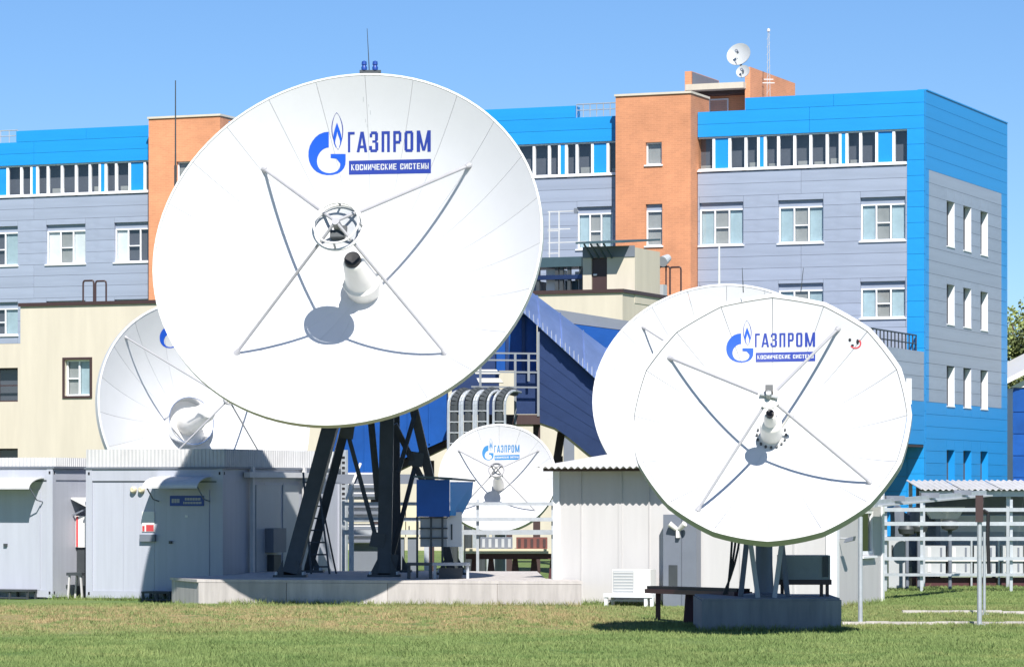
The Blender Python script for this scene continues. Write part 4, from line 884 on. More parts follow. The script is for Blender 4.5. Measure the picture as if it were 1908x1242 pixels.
MB().quad((-0.045, sw[0] + t, sw[2] + t), (-0.045, sw[1] - t, sw[2] + t), (-0.045, sw[1] - t, sw[3] - t), (-0.045, sw[0] + t, sw[3] - t)).build('pane', M['glass'], swo, False); bx('room', M['inside'], swo, (-0.4, sw[0] - 0.2, sw[2] - 0.2), (-0.35, sw[1] + 0.2, sw[3] + 0.2)); bx('sill', M['white'], swo, (0.001, sw[0] - 0.05, sw[2] - 0.07), (0.07, sw[1] + 0.05, sw[2] - 0.03))
def wavy(x0, x1, y0, y1, z0, z1, per, amp):
    mb = MB(); n = int((x1 - x0) / per * 8)
    for i in range(n + 1):
        x = x0 + (x1 - x0) * i / n; o = amp * math.sin(2 * math.pi * (x - x0) / per); mb.v += [(x, y0, z0 + o), (x, y1, z1 + o), (x, y0, z0 + o - 0.012), (x, y1, z1 + o - 0.012)]
    for i in range(n):
        a = 4 * i; b = a + 4; mb.f += [(a, b, b + 1, a + 1), (a + 2, a + 3, b + 3, b + 2), (a, a + 2, b + 2, b), (a + 1, b + 1, b + 3, a + 3)]
    return mb
nrf = 5
for i in range(nrf):
    w0 = sl0 - 0.12 + (0.2 - sl0 + 0.12) * i / nrf; w1 = sl0 - 0.12 + (0.2 - sl0 + 0.12) * (i + 1) / nrf
    wavy(w0, w1 - 0.006, -0.60, sdy + 0.2, szt + 0.045 + 0.002 * (i % 2), szt + 0.32, 0.13, 0.022).build('roof_sheet', M['roofsheet'], sd_, False, True)
bx('purlin', M['brownmetal'], sd_, (sl0 - 0.1, -0.35, szt - 0.03), (0.15, -0.28, szt + 0.06))
MB().prism([(sl0 + 0.01, 0.0, szt), (sl0 + 0.01, sdy, szt), (sl0 + 0.01, sdy, szt + 0.26)], (-sl0 - 0.02, 0, 0)).build('gable_infill', M['shed'], sd_, False)
# slate cabinet against the shed
kc = thing('wall_cabinet', 'tall slate cabinet standing against the white shed front', 'cabinet', SF.loc, RZ)
k0, k1, k2 = SF.x(1237, -0.3), SF.x(1270, -0.3), SF.x(1297, -0.3); kz = SF.z(1260, 958, -0.3)
bx('body', M['slate'], kc, (k0, -0.34, 0.0), (k1, -0.025, kz)); bx('body', M['slate'], kc, (k1 + 0.002, -0.28, 0.0), (k2, -0.025, kz - 0.02))
bx('vent', M['dark'], kc, (SF.x(1246, -0.35), -0.352, SF.z(1250, 1100, -0.35)), (SF.x(1262, -0.35), -0.342, SF.z(1250, 1052, -0.35)))
fl = thing('floodlight', 'small white twin floodlight bracket on the slate cabinet', 'lamp', SF.loc, RZ)
fu, fv = SF.x(1263, -0.4), SF.z(1263, 985, -0.4)
MB().box(fu - 0.03, -0.42, fv - 0.16, fu + 0.03, -0.345, fv + 0.02).build('bracket', M['acwhite'], fl, False)
for s_, a in ((-1, 25), (1, -40)): MB().cyl((fu + s_ * 0.03, -0.40, fv), (fu + s_ * 0.15, -0.45, fv + 0.10), 0.04, 0.055, 12).build('lamp_head', M['acwhite'], fl, False)
# air conditioner unit on its stand
ac = thing('air_conditioner', 'white outdoor air conditioner unit on a low white stand by the shed', 'air conditioner', SF.loc, RZ)
ya = -0.75
a0, a1 = SF.x(1141, ya), SF.x(1212, ya); q0, q1 = SF.z(1176, 1105, ya), SF.z(1176, 1060, ya); g_ = gz(3, 60.5) + 0.15
acb = bx('case', M['acwhite'], ac, (a0, ya, q0), (a1, ya + 0.3, q1)); bx('fan_grille', M['cabinet'], acb, (a0 + 0.02, ya - 0.012, q0 + 0.03), (a0 + 0.42, ya - 0.001, q1 - 0.03))
for k in range(7): zz = q0 + 0.06 + (q1 - q0 - 0.12) * k / 6; bx('louvre', M['acwhite'], acb, (a0 + 0.03, ya - 0.018, zz - 0.006), (a0 + 0.41, ya - 0.0125, zz + 0.006))
fs = bx('stand', M['white'], ac, (SF.x(1127, ya), ya - 0.08, q0 - 0.07), (SF.x(1218, ya), ya + 0.36, q0 - 0.002))
for u in (1131, 1205, 1216):
    for yy in (ya - 0.06, ya + 0.28): xx = SF.x(u, ya); bx('leg', M['white'], fs, (xx - 0.03, yy, -0.05), (xx + 0.03, yy + 0.05, q0 - 0.071))
bx('condensate_tray', M['cabinet'], fs, (SF.x(1134, ya), ya, 0.10), (SF.x(1202, ya), ya + 0.3, q0 - 0.12))
# floodlight under the right dish, on the shed side
fl2 = thing('floodlight', 'small grey floodlight on the shed corner under the right-hand dish rim', 'lamp', SF.loc, RZ)
q = (0.10, 0.2, SF.zs(1588, 1003)); MB().cyl((0.036, 0.2, q[2] + 0.02), (0.2, 0.16, q[2] + 0.02), 0.015, n=8).build('arm', M['cabinet'], fl2, False)
MB().prism([(0.13, 0.1, q[2] - 0.06), (0.30, 0.1, q[2] - 0.02), (0.32, 0.1, q[2] + 0.06), (0.17, 0.1, q[2] + 0.02)], (0, 0.16, 0)).build('lamp_head', M['slate'], fl2, False)
# ------------------------------------------------------------------ blue covered gallery on its trestle
gl_ = thing('covered_gallery', 'long blue sheet-metal covered stairway sloping down to the right behind the dishes', 'gallery', (W(1100, 0, 87).x, 87, -0.15))
GYY = 86.0
def PW(pts, Y): return [W(u, v, Y) for u, v in pts]
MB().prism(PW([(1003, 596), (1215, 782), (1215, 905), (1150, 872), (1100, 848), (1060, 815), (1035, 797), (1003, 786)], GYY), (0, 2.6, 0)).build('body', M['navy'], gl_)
for i in range(1, 7):          # stiffening ribs on the near side
    t = i / 7; a, b = (1003, 612 + 170 * t), (1205, 786 + 100 * t)
    MB().beam(W(*a, GYY + 0.005), W(*b, GYY + 0.005), 0.02, 0.03).build('rib', M['navy'], gl_)
e0, e1, r0_, r1_ = Vector((966, 573)), Vector((1215, 801)), Vector((958, 528)), Vector((1215, 722))
for i in range(6):             # bulging roof sheets with raised seams
    a, b = i / 6 + 0.002, (i + 1) / 6 - 0.002
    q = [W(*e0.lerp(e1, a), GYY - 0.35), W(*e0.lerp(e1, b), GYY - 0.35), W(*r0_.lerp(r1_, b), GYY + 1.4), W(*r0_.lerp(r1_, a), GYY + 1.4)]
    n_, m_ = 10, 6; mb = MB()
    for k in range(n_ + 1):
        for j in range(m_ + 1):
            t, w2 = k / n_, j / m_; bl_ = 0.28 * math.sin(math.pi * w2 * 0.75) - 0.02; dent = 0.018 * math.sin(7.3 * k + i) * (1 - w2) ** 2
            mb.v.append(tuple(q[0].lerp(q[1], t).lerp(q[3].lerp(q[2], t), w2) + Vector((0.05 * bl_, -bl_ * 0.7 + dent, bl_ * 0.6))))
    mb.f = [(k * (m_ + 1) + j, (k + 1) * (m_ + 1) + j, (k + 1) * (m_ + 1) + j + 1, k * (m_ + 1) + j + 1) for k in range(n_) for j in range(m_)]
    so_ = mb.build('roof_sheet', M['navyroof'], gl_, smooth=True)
    MB().tube([Vector(mb.v[n_ * (m_ + 1) + j]) + Vector((0, -0.01, 0.01)) for j in range(m_ + 1)], 0.022, 6).build('seam', M['navyroof'], so_)
    for k in range(1, n_, 2): MB().tube([Vector(mb.v[k * (m_ + 1)]) + Vector((0, -0.02, 0.0)), Vector(mb.v[k * (m_ + 1) + 1]) + Vector((0, -0.025, 0.01)) ], 0.008, 6).build('eave_glint', M['galv'], so_)  # short pale tubes added to imitate glints along the eave
for (u, v0, v1) in ((1046, 805, 868), (1120, 850, 1000)): MB().beam(W(u - 10, v1, GYY + 1), W(u, v0, GYY + 1), 0.2, 0.2).build('support', M['brownmetal'], gl_)
for u in (1040, 1125): p = W(u, 900, GYY + 1.2); MB().box(p.x - 0.12, p.y - 0.1, -0.15, p.x + 0.12, p.y + 0.1, p.z + 0.7).build('support', M['brownmetal'], gl_)
# upper level duct running right to the annex
ud = thing('blue_duct', 'shiny bright blue horizontal duct between the gallery and the right-hand dishes', 'duct', (W(1110, 0, 95).x, 95, 2.0))
MB().prism(PW([(1010, 572), (1260, 612), (1260, 628), (1010, 595)], 95), (0, 0.9, 0)).build('top_cover', M['slate'], ud)
MB().prism(PW([(1010, 596), (1260, 629), (1260, 655), (1010, 642)], 94.9), (0, 1.3, 0)).build('body', M['galblue'], ud)
for u in (1060, 1200): p = W(u, 650, 95.6); MB().box(p.x - 0.15, p.y - 0.15, -0.15, p.x + 0.15, p.y + 0.15, p.z).build('support', M['slate'], ud)
# platform with railing at the head of the stair
sp = thing('stair_platform', 'steel landing with grey railings and blue panels beside the covered gallery', 'platform', (W(950, 0, 85).x, 85.0, -0.15))
PYY = 85.0
M['railgrey'] = mat('dull_rail_paint', (0.20, 0.22, 0.24), 0.5)
MB().prism(PW([(900, 772), (1006, 772), (1006, 790), (900, 790)], PYY), (0, 2.8, 0)).build('deck', M['brownmetal'], sp)
MB().prism(PW([(962, 690), (1002, 690), (1002, 771), (962, 771)], PYY + 0.3), (0, 0.05, 0)).build('side_panel', M['navy'], sp)
MB().prism(PW([(880, 640), (930, 610), (930, 772), (842, 772), (842, 700)], PYY + 2.7), (0, 0.1, 0)).build('back_panel', M['navy'], sp)
MB().prism(PW([(925, 588), (1000, 588), (1000, 690), (925, 690)], PYY + 2.5), (0, 0.1, 0)).build('blue_panel', M['galblue'], sp)
MB().prism(PW([(925, 560), (1003, 560), (1003, 587), (925, 587)], PYY + 2.2), (0, 0.5, 0)).build('lintel', M['navy'], sp)
for u in (945, 975): MB().beam(W(u, 590, PYY + 2.45), W(u, 690, PYY + 2.45), 0.08, 0.05).build('mullion', M['navy'], sp)
for v in (657, 670, 692, 720): MB().beam(W(878, v, PYY), W(1004, v + 1.5, PYY), 0.04, 0.04).build('rail', M['railgrey'], sp)
for u, v0, v1 in ((895, 657, 790), (960, 657, 790), (985, 660, 710), (1003, 618, 775)): MB().beam(W(u, v0, PYY), W(u, v1, PYY), 0.06, 0.05).build('railing_post', M['railgrey'], sp)
for v, du in ((688, 0), (704, 6)): MB().prism(PW([(882 + du, v), (925 + du, v), (932 + du, v + 8), (886 + du, v + 8)], PYY + 0.8), (0, 0.6, 0)).build('junction_box', M['acwhite'], sp)
for u in (948, 1000): p = W(u, 790, PYY + 1.2); MB().box(p.x - 0.09, p.y - 0.09, -0.15, p.x + 0.09, p.y + 0.09, p.z).build('leg', M['brownmetal'], sp)
MB().beam(W(1001, 795, PYY + 1.3), W(975, 870, PYY + 1.3), 0.09, 0.09).build('leg_brace', M['brownmetal'], sp)
# lower blue gallery to the left of the landing
lg_ = thing('blue_gallery_ramp', 'bright blue sheeted ramp seen between the dark legs of the largest dish', 'gallery', (W(740, 0, 84).x, 84, -0.15))
MB().prism(PW([(600, 800), (700, 742), (832, 700), (832, 818), (760, 850), (690, 884), (640, 884), (600, 884)], 84.0), (0, 2.2, 0)).build('body', M['galblue'], lg_)
for k in range(1, 6): u = 600 + 40 * k; MB().beam(W(u, 815 - 18 * k * 0.9 + 8, 83.97), W(u, 880 - max(0, k - 2) * 18, 83.97), 0.04, 0.04).build('seam', M['galblue'], lg_)
MB().prism(PW([(690, 885), (832, 819), (832, 832), (690, 902)], 84.3), (0, 1.8, 0)).build('underframe', M['brownmetal'], lg_)
for u in (700, 800): p = W(u, 880, 85); MB().box(p.x - 0.12, p.y - 0.12, -0.15, p.x + 0.12, p.y + 0.12, p.z + 0.3).build('support', M['brownmetal'], lg_)
# curved cable ladders in front of the landing
for i, (u, vt, lab) in enumerate(((846, 728, 'leftmost'), (872, 727, 'second from left'), (898, 727, 'third from left'), (930, 727, 'rightmost'))):
    cl = thing('cable_ladder', 'vertical cable ladder with curved top, %s of four above the far dish' % lab, 'cable ladder', (W(u, 0, 83).x, 83.0, -0.15), group='curved cable ladders')
    p = W(u, vt, 83.0)
    def path(dx):
        pts = [(p.x + dx, 83.0, -0.15), (p.x + dx, 83.0, p.z - 0.35)]
        for k in range(1, 7): a = R(90 * k / 6); pts.append((p.x + dx + 0.1 * (1 - math.cos(a)) + 0.14 * (1 - math.cos(a)), 83.0 + 0.25 * (1 - math.cos(a)), p.z - 0.35 + 0.35 * math.sin(a)))
        pts.append((pts[-1][0] + 0.15, 84.6, p.z)); return pts
    for dx in (-0.14, 0.14): MB().tube(path(dx), 0.034, 6).build('rail', M['galv'], cl)
    for k in range(9): zz = p.z - 0.5 - k * 0.26; MB().cyl((p.x - 0.14, 83.0, zz), (p.x + 0.14, 83.0, zz), 0.016, n=6).build('rung', M['galv'], cl)
    q = path(0.0); MB().tube([(x, y + 0.09, z) for x, y, z in q], 0.10, 8).build('cable_bundle', M['dark'], cl)
# ------------------------------------------------------------------ galvanised rail racks
def rack(label, u0, u1, Y, vs, posts, vtop, boards=()):
    r_ = thing('pipe_rack', label, 'rack', (W((u0 + u1) / 2, 0, Y).x, Y, -0.15))
    for v, th in vs: a, b = W(u0, v, Y), W(u1, v, Y); MB().box(a.x, Y - 0.03, a.z - th / 2, b.x, Y + 0.05, a.z + th / 2).build('rail', M['galv'], r_)
    for u in posts: a = W(u, vtop, Y + 0.09); MB().box(a.x - 0.03, Y + 0.06, -0.2, a.x + 0.03, Y + 0.12, a.z).build('post', M['galv'], r_)
    return r_
rack('galvanised rail rack crossing in front of the small far dish', 640, 1037, 71.5, ((938, 0.07), (967, 0.08), (991, 0.10)), (640, 742, 890, 1030), 930)
rr = rack('galvanised multi-rail rack on the lawn at the right edge of the photo', 1646, 2010, 72.0, ((949, 0.08), (975, 0.08), (1003, 0.08), (1040, 0.07), (1070, 0.06)), (1650, 1717, 1884), 930)
# equipment table and boxes below the far dish
tb_ = thing('equipment_table', 'long brown steel table on flared legs below the small far dish', 'table', (W(960, 0, 73).x, 73, -0.15))
a, b = W(868, 1030, 73), W(1037, 1030, 73); MB().box(a.x, 72.6, a.z, b.x, 73.6, a.z + 0.1).build('top', M['beige'], tb_); MB().box(a.x, 72.7, a.z - 0.12, b.x, 73.5, a.z - 0.002).build('beam', M['maroon'], tb_)
for u in (884, 915, 960, 995, 1030):
    x = W(u, 0, 73).x; MB().prism([(x - 0.13, 72.9, -0.2), (x + 0.13, 72.9, -0.2), (x + 0.05, 72.9, a.z - 0.121), (x - 0.05, 72.9, a.z - 0.121)], (0, 0.15, 0)).build('leg', M['maroon'], tb_)
for nm, m, u0, u1, v0, v1, lab, cat in (('brick_red_box', 'red', 962, 1020, 1000, 1030, 'long dull red box on the brown table under the small far dish', 'box'), ('grey_crate', 'slate', 895, 955, 1001, 1030, 'dark grey crate on the brown table under the small far dish', 'crate')):
    a, b = W(u0, v1, 72.8), W(u1, v0, 72.8); o = thing(nm, lab, cat, ((a.x + b.x) / 2, 73, W(0, 1030, 73).z + 0.1)); zb_ = W(0, 1030, 73).z + 0.101
    MB().box(a.x, 72.75, zb_, b.x, 73.3, zb_ + 0.24).build('case', mat('dull_red', (0.16, 0.055, 0.045), 0.7) if m == 'red' else M[m], o)
    for k in range(5): xx = a.x + (b.x - a.x) * (k + 0.5) / 5; MB().box(xx - 0.03, 72.735, zb_ + 0.03, xx + 0.03, 72.749, zb_ + 0.21).build('batten', M['brownmetal'] if m == 'red' else M['cabinet'], o)
# stacked white louvre cabinets seen left of the centre leg
for k, (v0, v1, lab) in enumerate(((880, 930, 'upper'), (935, 972, 'middle'), (976, 1012, 'lower'))):
    a, b = W(648, v1, 75), W(712, v0, 75); o = thing('louvre_cabinet', 'white louvred cabinet behind the rail rack left of the centre leg, %s of three' % lab, 'cabinet', ((a.x + b.x) / 2, 75.3, a.z), group='stacked louvre cabinets')
    MB().box(a.x, 75, a.z, b.x, 75.8, b.z).build('case', M['acwhite'], o)
    for j in range(3): zz = a.z + (b.z - a.z) * (j + 0.6) / 3; MB().box(a.x - 0.02, 74.9, zz - 0.06, b.x + 0.02, 74.995, zz + 0.01).build('louvre', M['slate'], o)  # slate strips stand in for the dark shadows between white slats
    if k == 2: MB().box(a.x + 0.1, 75.1, -0.2, b.x - 0.1, 75.7, a.z - 0.002).build('base', M['slate'], o)
# row of beige cabinets right of the centre leg
for k, (u0, u1, lab) in enumerate(((735, 755, 'left'), (757, 779, 'right'))):
    a, b = W(u0, 1000, 76), W(u1, 935, 76); o = thing('beige_cabinet', 'cream cabinet behind the rail rack beside the blue box, %s of the pair' % lab, 'cabinet', ((a.x + b.x) / 2, 76, -0.15), group='cream cabinets behind the rack')
    MB().box(a.x, 76, a.z, b.x, 76.6, b.z).build('case', M['beige'], o); MB().box(a.x + 0.03, 76.05, -0.2, b.x - 0.03, 76.5, a.z - 0.002).build('plinth', M['slate'], o); MB().box(a.x + 0.05, 75.985, a.z + 0.1, a.x + 0.08, 75.999, a.z + 0.25).build('handle', M['dark'], o)
# blue hooded control cabinet on the platform
hc = thing('control_cabinet', 'grey control cabinet under a bright blue sheet hood on the concrete platform', 'cabinet', (W(826, 0, 65.2).x, 65.2, PZ))
Yh = 65.0
MB().prism(PW([(776, 893), (838, 893), (838, 962), (776, 962)], Yh), (0, 0.03, 0)).build('hood_front', M['galblue'], hc)
MB().prism([W(838.5, 897, Yh), W(838.5, 960, Yh), W(858, 960, Yh + 0.5), W(877, 925, Yh + 0.9), W(880, 897, Yh + 0.9)], (0.02, 0, 0)).build('hood_side', M['blue'], hc)  # brighter blue than the front: sunlight on this side put into colour
MB().prism([W(770, 889, Yh - 0.1), W(842, 893, Yh - 0.1), W(886, 897, Yh + 1.0), W(800, 891, Yh + 1.0)], (0, 0, 0.04)).build('hood_roof', M['teal'], hc)
a, b = W(783, 1018, Yh + 0.2), W(832, 963, Yh + 0.2); MB().box(a.x, Yh + 0.2, a.z, b.x, Yh + 0.7, b.z).build('case', M['cabinet'], hc); MB().box(b.x + 0.003, Yh + 0.22, a.z, W(860, 0, Yh + 0.2).x, Yh + 0.68, b.z + 0.1).build('case', M['acwhite'], hc)
for v in (965, 985, 1003): MB().box(a.x - 0.02, Yh + 0.15, W(0, v, Yh).z, b.x + 0.02, Yh + 0.19, W(0, v, Yh).z + 0.025).build('guard_rail', M['dark'], hc)
for u in (777, 803, 824): MB().box(W(u, 0, Yh).x - 0.02, Yh + 0.1, PZ, W(u, 0, Yh).x + 0.02, Yh + 0.14, W(0, 962, Yh).z).build('post', M['dark'], hc)
a = W(842, 1005, Yh + 0.2); MB().box(a.x - 0.02, Yh + 0.205, a.z, a.x + 0.01, Yh + 0.215, a.z + 0.3).build('door_slot', M['dark'], hc)
for k, (u0, u1, v, lab, m) in enumerate(((757, 806, 1047, 'dark low steel bench on the platform under the control cabinet', 'dark'), (806, 876, 1047, 'grey low steel bench at the right of the platform', 'cabinet'))):
    a, b = W(u0, v, Yh - 0.6), W(u1, v, Yh - 0.6); o = thing('low_bench', lab, 'bench', ((a.x + b.x) / 2, Yh - 0.5, PZ))
    MB().box(a.x, Yh - 0.7, PZ + 0.25, b.x, Yh - 0.2, PZ + 0.30).build('top', M[m], o)
    for xx in (a.x + 0.02, b.x - 0.07): 
        for yy in (Yh - 0.68, Yh - 0.28): MB().box(xx, yy, PZ, xx + 0.05, yy + 0.06, PZ + 0.249).build('leg', M[m], o)
    if k: MB().box(a.x + 0.12, Yh - 0.6, PZ, b.x - 0.15, Yh - 0.3, PZ + 0.2).build('valve_box', M['dark'], o)
# ladder leaning on the big dish frame
ld = thing('steel_ladder', 'dark steel ladder standing behind the left legs of the largest dish', 'ladder', (W(600, 0, 68).x, 68, PZ))
la, lb = W(597, 1072, 68.0), W(578, 880, 68.8); la.z = PZ
for dx in (-0.14, 0.14): MB().beam(la + Vector((dx * 1.3, 0, 0)), lb + Vector((dx, 0, 0)), 0.04, 0.04).build('stile', M['dark'], ld)
for k in range(8): t = (k + 0.6) / 8.4; p = la.lerp(lb, t); MB().cyl(p + Vector((-0.17, 0, 0)), p + Vector((0.17, 0, 0)), 0.016, n=6).build('rung', M['dark'], ld)
MB().beam(la + Vector((0.30, 0.3, 0)), lb + Vector((0.1, 0.2, 0)), 0.035, 0.035).build('handrail', M['dark'], ld)
# horizontal galvanised cable duct behind the legs
cd = thing('cable_duct', 'thick grey horizontal cable duct behind the legs of the largest dish', 'duct', (W(700, 0, 70.5).x, 70.5, -0.15))
a, b = W(608, 892, 70.9), W(800, 892, 70.9); MB().box(a.x, 70.7, a.z - 0.10, b.x, 71.0, a.z + 0.10).build('trunking', M['slate'], cd)
for u in (655, 795): x = W(u, 0, 70.9).x; MB().box(x - 0.05, 70.8, -0.2, x + 0.05, 70.9, a.z - 0.101).build('post', M['galv'], cd)
MB().beam(W(672, 862, 70.6), W(645, 930, 70.6), 0.05, 0.05).build('brace', M['acwhite'], cd)
# ------------------------------------------------------------------ right-hand yard: canopy, cabinets, posts, paths
cn = thing('corrugated_canopy', 'low white corrugated canopy roof over the equipment at the right edge', 'canopy', (W(1820, 0, 76).x, 76, -0.15))
a, b = W(1716, 911, 74.5), W(2020, 911, 74.5)
for i in range(4): x0, x1 = a.x + (b.x - a.x) * i / 4, a.x + (b.x - a.x) * (i + 1) / 4 - 0.006; wavy(x0 + 0.0, x1, 74.5, 77.3, a.z, a.z + 0.20, 0.13, 0.02).build('roof_sheet', M['roofsheet'], cn, True, True)
MB().box(a.x, 74.7, a.z - 0.16, b.x, 74.8, a.z - 0.04).build('fascia_beam', M['galv'], cn)
MB().box(a.x + 0.2, 77.0, 1.05, b.x, 77.1, 1.42).build('back_sheet', M['acwhite'], cn); MB().box(a.x + 0.2, 77.02, 0.1, b.x, 77.12, 1.048).build('back_sheet', M['cabinet'], cn); MB().box(a.x + 0.2, 77.02, 1.422, b.x, 77.12, a.z + 0.1).build('back_sheet', M['slate'], cn)
for u in (1720, 1880, 2000): x = W(u, 0, 74.8).x; MB().box(x - 0.05, 74.85, -0.2, x + 0.05, 74.95, a.z - 0.05).build('post', M['galv'], cn); MB().box(x - 0.04, 77.12, -0.2, x + 0.04, 77.2, a.z + 0.17).build('post', M['galv'], cn)
k = 0
for row, (v0, v1) in enumerate(((1016, 1040), (1046, 1068))):
    for j, u in enumerate((1722, 1768, 1815, 1866, 1908)):
        a, b = W(u, v1, 75.5), W(u + 40, v0, 75.5)
        o = thing('equipment_box', 'pale grey equipment box under the canopy, %s row, %s from the left' % (('upper', 'lower')[row], ('first', 'second', 'third', 'fourth', 'fifth')[j]), 'box', ((a.x + b.x) / 2, 75.7, a.z), group='equipment boxes under the canopy')
        MB().box(a.x, 75.5, a.z, b.x, 76.1, b.z).build('case', M['cabinet'], o); MB().box(b.x - 0.12, 75.485, a.z + 0.05, b.x - 0.08, 75.499, b.z - 0.04).build('handle', M['slate'], o); MB().box(a.x + 0.08, 75.49, a.z + 0.04, a.x + 0.15, 75.499, b.z - 0.04).build('plate', M['acwhite'], o)
sh_ = thing('box_shelf', 'brown and white shelf frame holding the grey equipment boxes', 'shelf', (W(1820, 0, 75.8).x, 75.8, -0.15))
for v in (1041.5, 1069.5): a, b = W(1716, v, 75.5), W(1960, v, 75.5); MB().box(a.x, 75.45, a.z - 0.04, b.x, 76.2, a.z - 0.002).build('board', M['acwhite'], sh_)
a, b = W(1700, 1072, 75.5), W(1960, 1072, 75.5); MB().box(a.x, 75.6, -0.2, b.x, 76.1, a.z - 0.05).build('base', M['maroon'], sh_)
for u in (1714, 1810, 1861, 1957): x = W(u, 0, 75.5).x; MB().box(x - 0.02, 75.47, -0.2, x + 0.02, 75.52, W(0, 1005, 75.5).z).build('upright', M['galv'], sh_)
gc = thing('grey_cabinet', 'pale grey cabinet beside the shed behind the right-hand rail rack', 'cabinet', (W(1668, 0, 74).x, 74, -0.15))
a, b = W(1656, 1075, 74), W(1690, 1005, 74); MB().box(a.x, 74, -0.2, b.x, 74.6, b.z).build('case', M['cabinet'], gc); MB().box(a.x + 0.06, 73.985, 0.5, a.x + 0.1, 73.999, 0.8).build('handle', M['dark'], gc)
tk = thing('covered_machine', 'dark grey covered machine with pale tarpaulin folds behind the right-hand rack', 'machine', (W(1720, 0, 77).x, 77, -0.15))
mb = MB()
for i in range(9):
    for j in range(5):
        a = W(1668 + i * 10, 0, 76.6).x; z = -0.15 + j * 0.42 + (0.12 * math.sin(i * 1.7) if j == 4 else 0); mb.v.append((a, 76.6 + 0.12 * math.sin(i * 1.3 + j) + (0.25 if j == 4 else 0), z))
mb.f = [(i * 5 + j, (i + 1) * 5 + j, (i + 1) * 5 + j + 1, i * 5 + j + 1) for i in range(8) for j in range(4)]
k0 = len(mb.v); mb.v += [(x, y + 0.9, z) for x, y, z in mb.v]; mb.f += [tuple(q + k0 for q in f[::-1]) for f in mb.f] + [(i * 5 + 4, (i + 1) * 5 + 4, (i + 1) * 5 + 4 + k0, i * 5 + 4 + k0) for i in range(8)]
mb.build('tarpaulin', M['slate'], tk, smooth=True); a = W(1735, 0, 76.3); MB().prism([(a.x, 76.2, 1.35), (a.x + 0.6, 76.2, 1.35), (a.x + 0.75, 76.2, 1.62), (a.x - 0.2, 76.2, 1.62)], (0, 0.35, 0)).build('hopper', M['acwhite'], tk); MB().box(a.x + 0.1, 76.25, -0.15, a.x + 0.2, 76.35, 1.36).build('hopper_post', M['slate'], tk)
for j, (u, lab) in enumerate(((1690, 'left'), (1712, 'middle'), (1770, 'right'))):
    a = W(u, 985, 73.5); o = thing('covered_valve', 'dark round covered valve behind the right-hand rack, %s of three' % lab, 'valve', (a.x, 73.5, -0.15), group='covered valves behind the rack')
    MB().lathe([(0, 0.1), (0.16, 0.08), (0.2, 0.0), (0.17, -0.1), (0.05, -0.14), (0.04, -0.2)], 16, Matrix.Translation((a.x, 73.5, a.z + 0.05 * j))).build('cover', M['dark'], o, smooth=True); MB().cyl((a.x, 73.5, -0.2), (a.x, 73.5, a.z - 0.1), 0.04, n=8).build('stem', M['slate'], o)
# cable tray running forward from the shed to the post
ctr = thing('overhead_tray', 'grey overhead cable tray running from behind the right-hand dish to the tall front post', 'cable tray', (W(1700, 0, 66).x, 66, 1.8))
p0, p1 = W(1628, 938, 63.0), W(1836, 919, 70.0)
for d_ in (0.0, 0.42): MB().beam(p0 + Vector((0, d_, 0)), p1 + Vector((0, d_, 0)), 0.05, 0.13).build('tray_side', M['galv'], ctr)
MB().beam(p0 + Vector((0, 0.21, -0.04)), p1 + Vector((0, 0.21, -0.04)), 0.38, 0.03).build('tray_floor', M['cabinet'], ctr)
for i in range(3): t = 0.15 + 0.3 * i; p = p0.lerp(p1, t); MB().box(p.x - 0.1, p.y + 0.05, p.z + 0.02, p.x + 0.25, p.y + 0.35, p.z + 0.12).build('splice_box', M['slate'], ctr)
for (u, v0, v1, lab, dk) in ((1603, 962, 1160, 'slim galvanised post standing on the lawn beside the shed window', 0), (1825, 985, 1165, 'slim galvanised post with dark cable box before the right-hand rack', 1), (1834, 990, 1146, 'thinner galvanised post just behind the post with dark cable box', 0)):
    Yp = F * 2.15 / (v1 - HV); a = W(u, v0, Yp); o = thing('slim_post', lab, 'post', (a.x, Yp, -0.15)); MB().cyl((a.x, Yp, -0.25), (a.x, Yp, a.z if not dk else W(0, 925, Yp).z), 0.038 if u != 1834 else 0.026, n=12).build('pole', M['galv'], o, smooth=True)
    MB().cyl((a.x, Yp, gz(a.x, Yp) - 0.02), (a.x, Yp, gz(a.x, Yp) + 0.03), 0.09, n=12).build('collar', M['cabinet'], o)
    if dk:
        MB().box(a.x - 0.07, Yp - 0.07, W(0, 972, Yp).z, a.x + 0.05, Yp - 0.046, W(0, 922, Yp).z).build('cable_box', M['brownmetal'], o); MB().tube([(a.x + 0.06, Yp, W(0, 950, Yp).z), (a.x + 0.14, Yp, W(0, 956, Yp).z), (a.x + 0.13, Yp, W(0, 1000, Yp).z), (a.x + 0.15, Yp, W(0, 1068, Yp).z)], 0.03, 6).build('cable', M['black'], o)
strip('path', [gp(1640, 79.0), gp(2400, 79.0), gp(2400, 80.5), gp(1640, 80.5)], 0.03)
def kerbline(v, u0, u1, wid, n):
    Y = F * 2.15 / (v - HV)
    for i in range(n):
        a, b = W(u0 + (u1 - u0) * i / n, 0, Y).x, W(u0 + (u1 - u0) * (i + 0.995) / n, 0, Y).x; h_ = 0.05
        MB().box(a, Y, -0.3, b, Y + wid, gz(a, Y) + h_).build('kerb_stone', M['concrete'], None, kind='structure')
kerbline(1163, 1570, 1960, 0.12, 9); kerbline(1143, 1682, 1960, 0.15, 6); kerbline(1079, 1646, 2000, 0.3, 6)
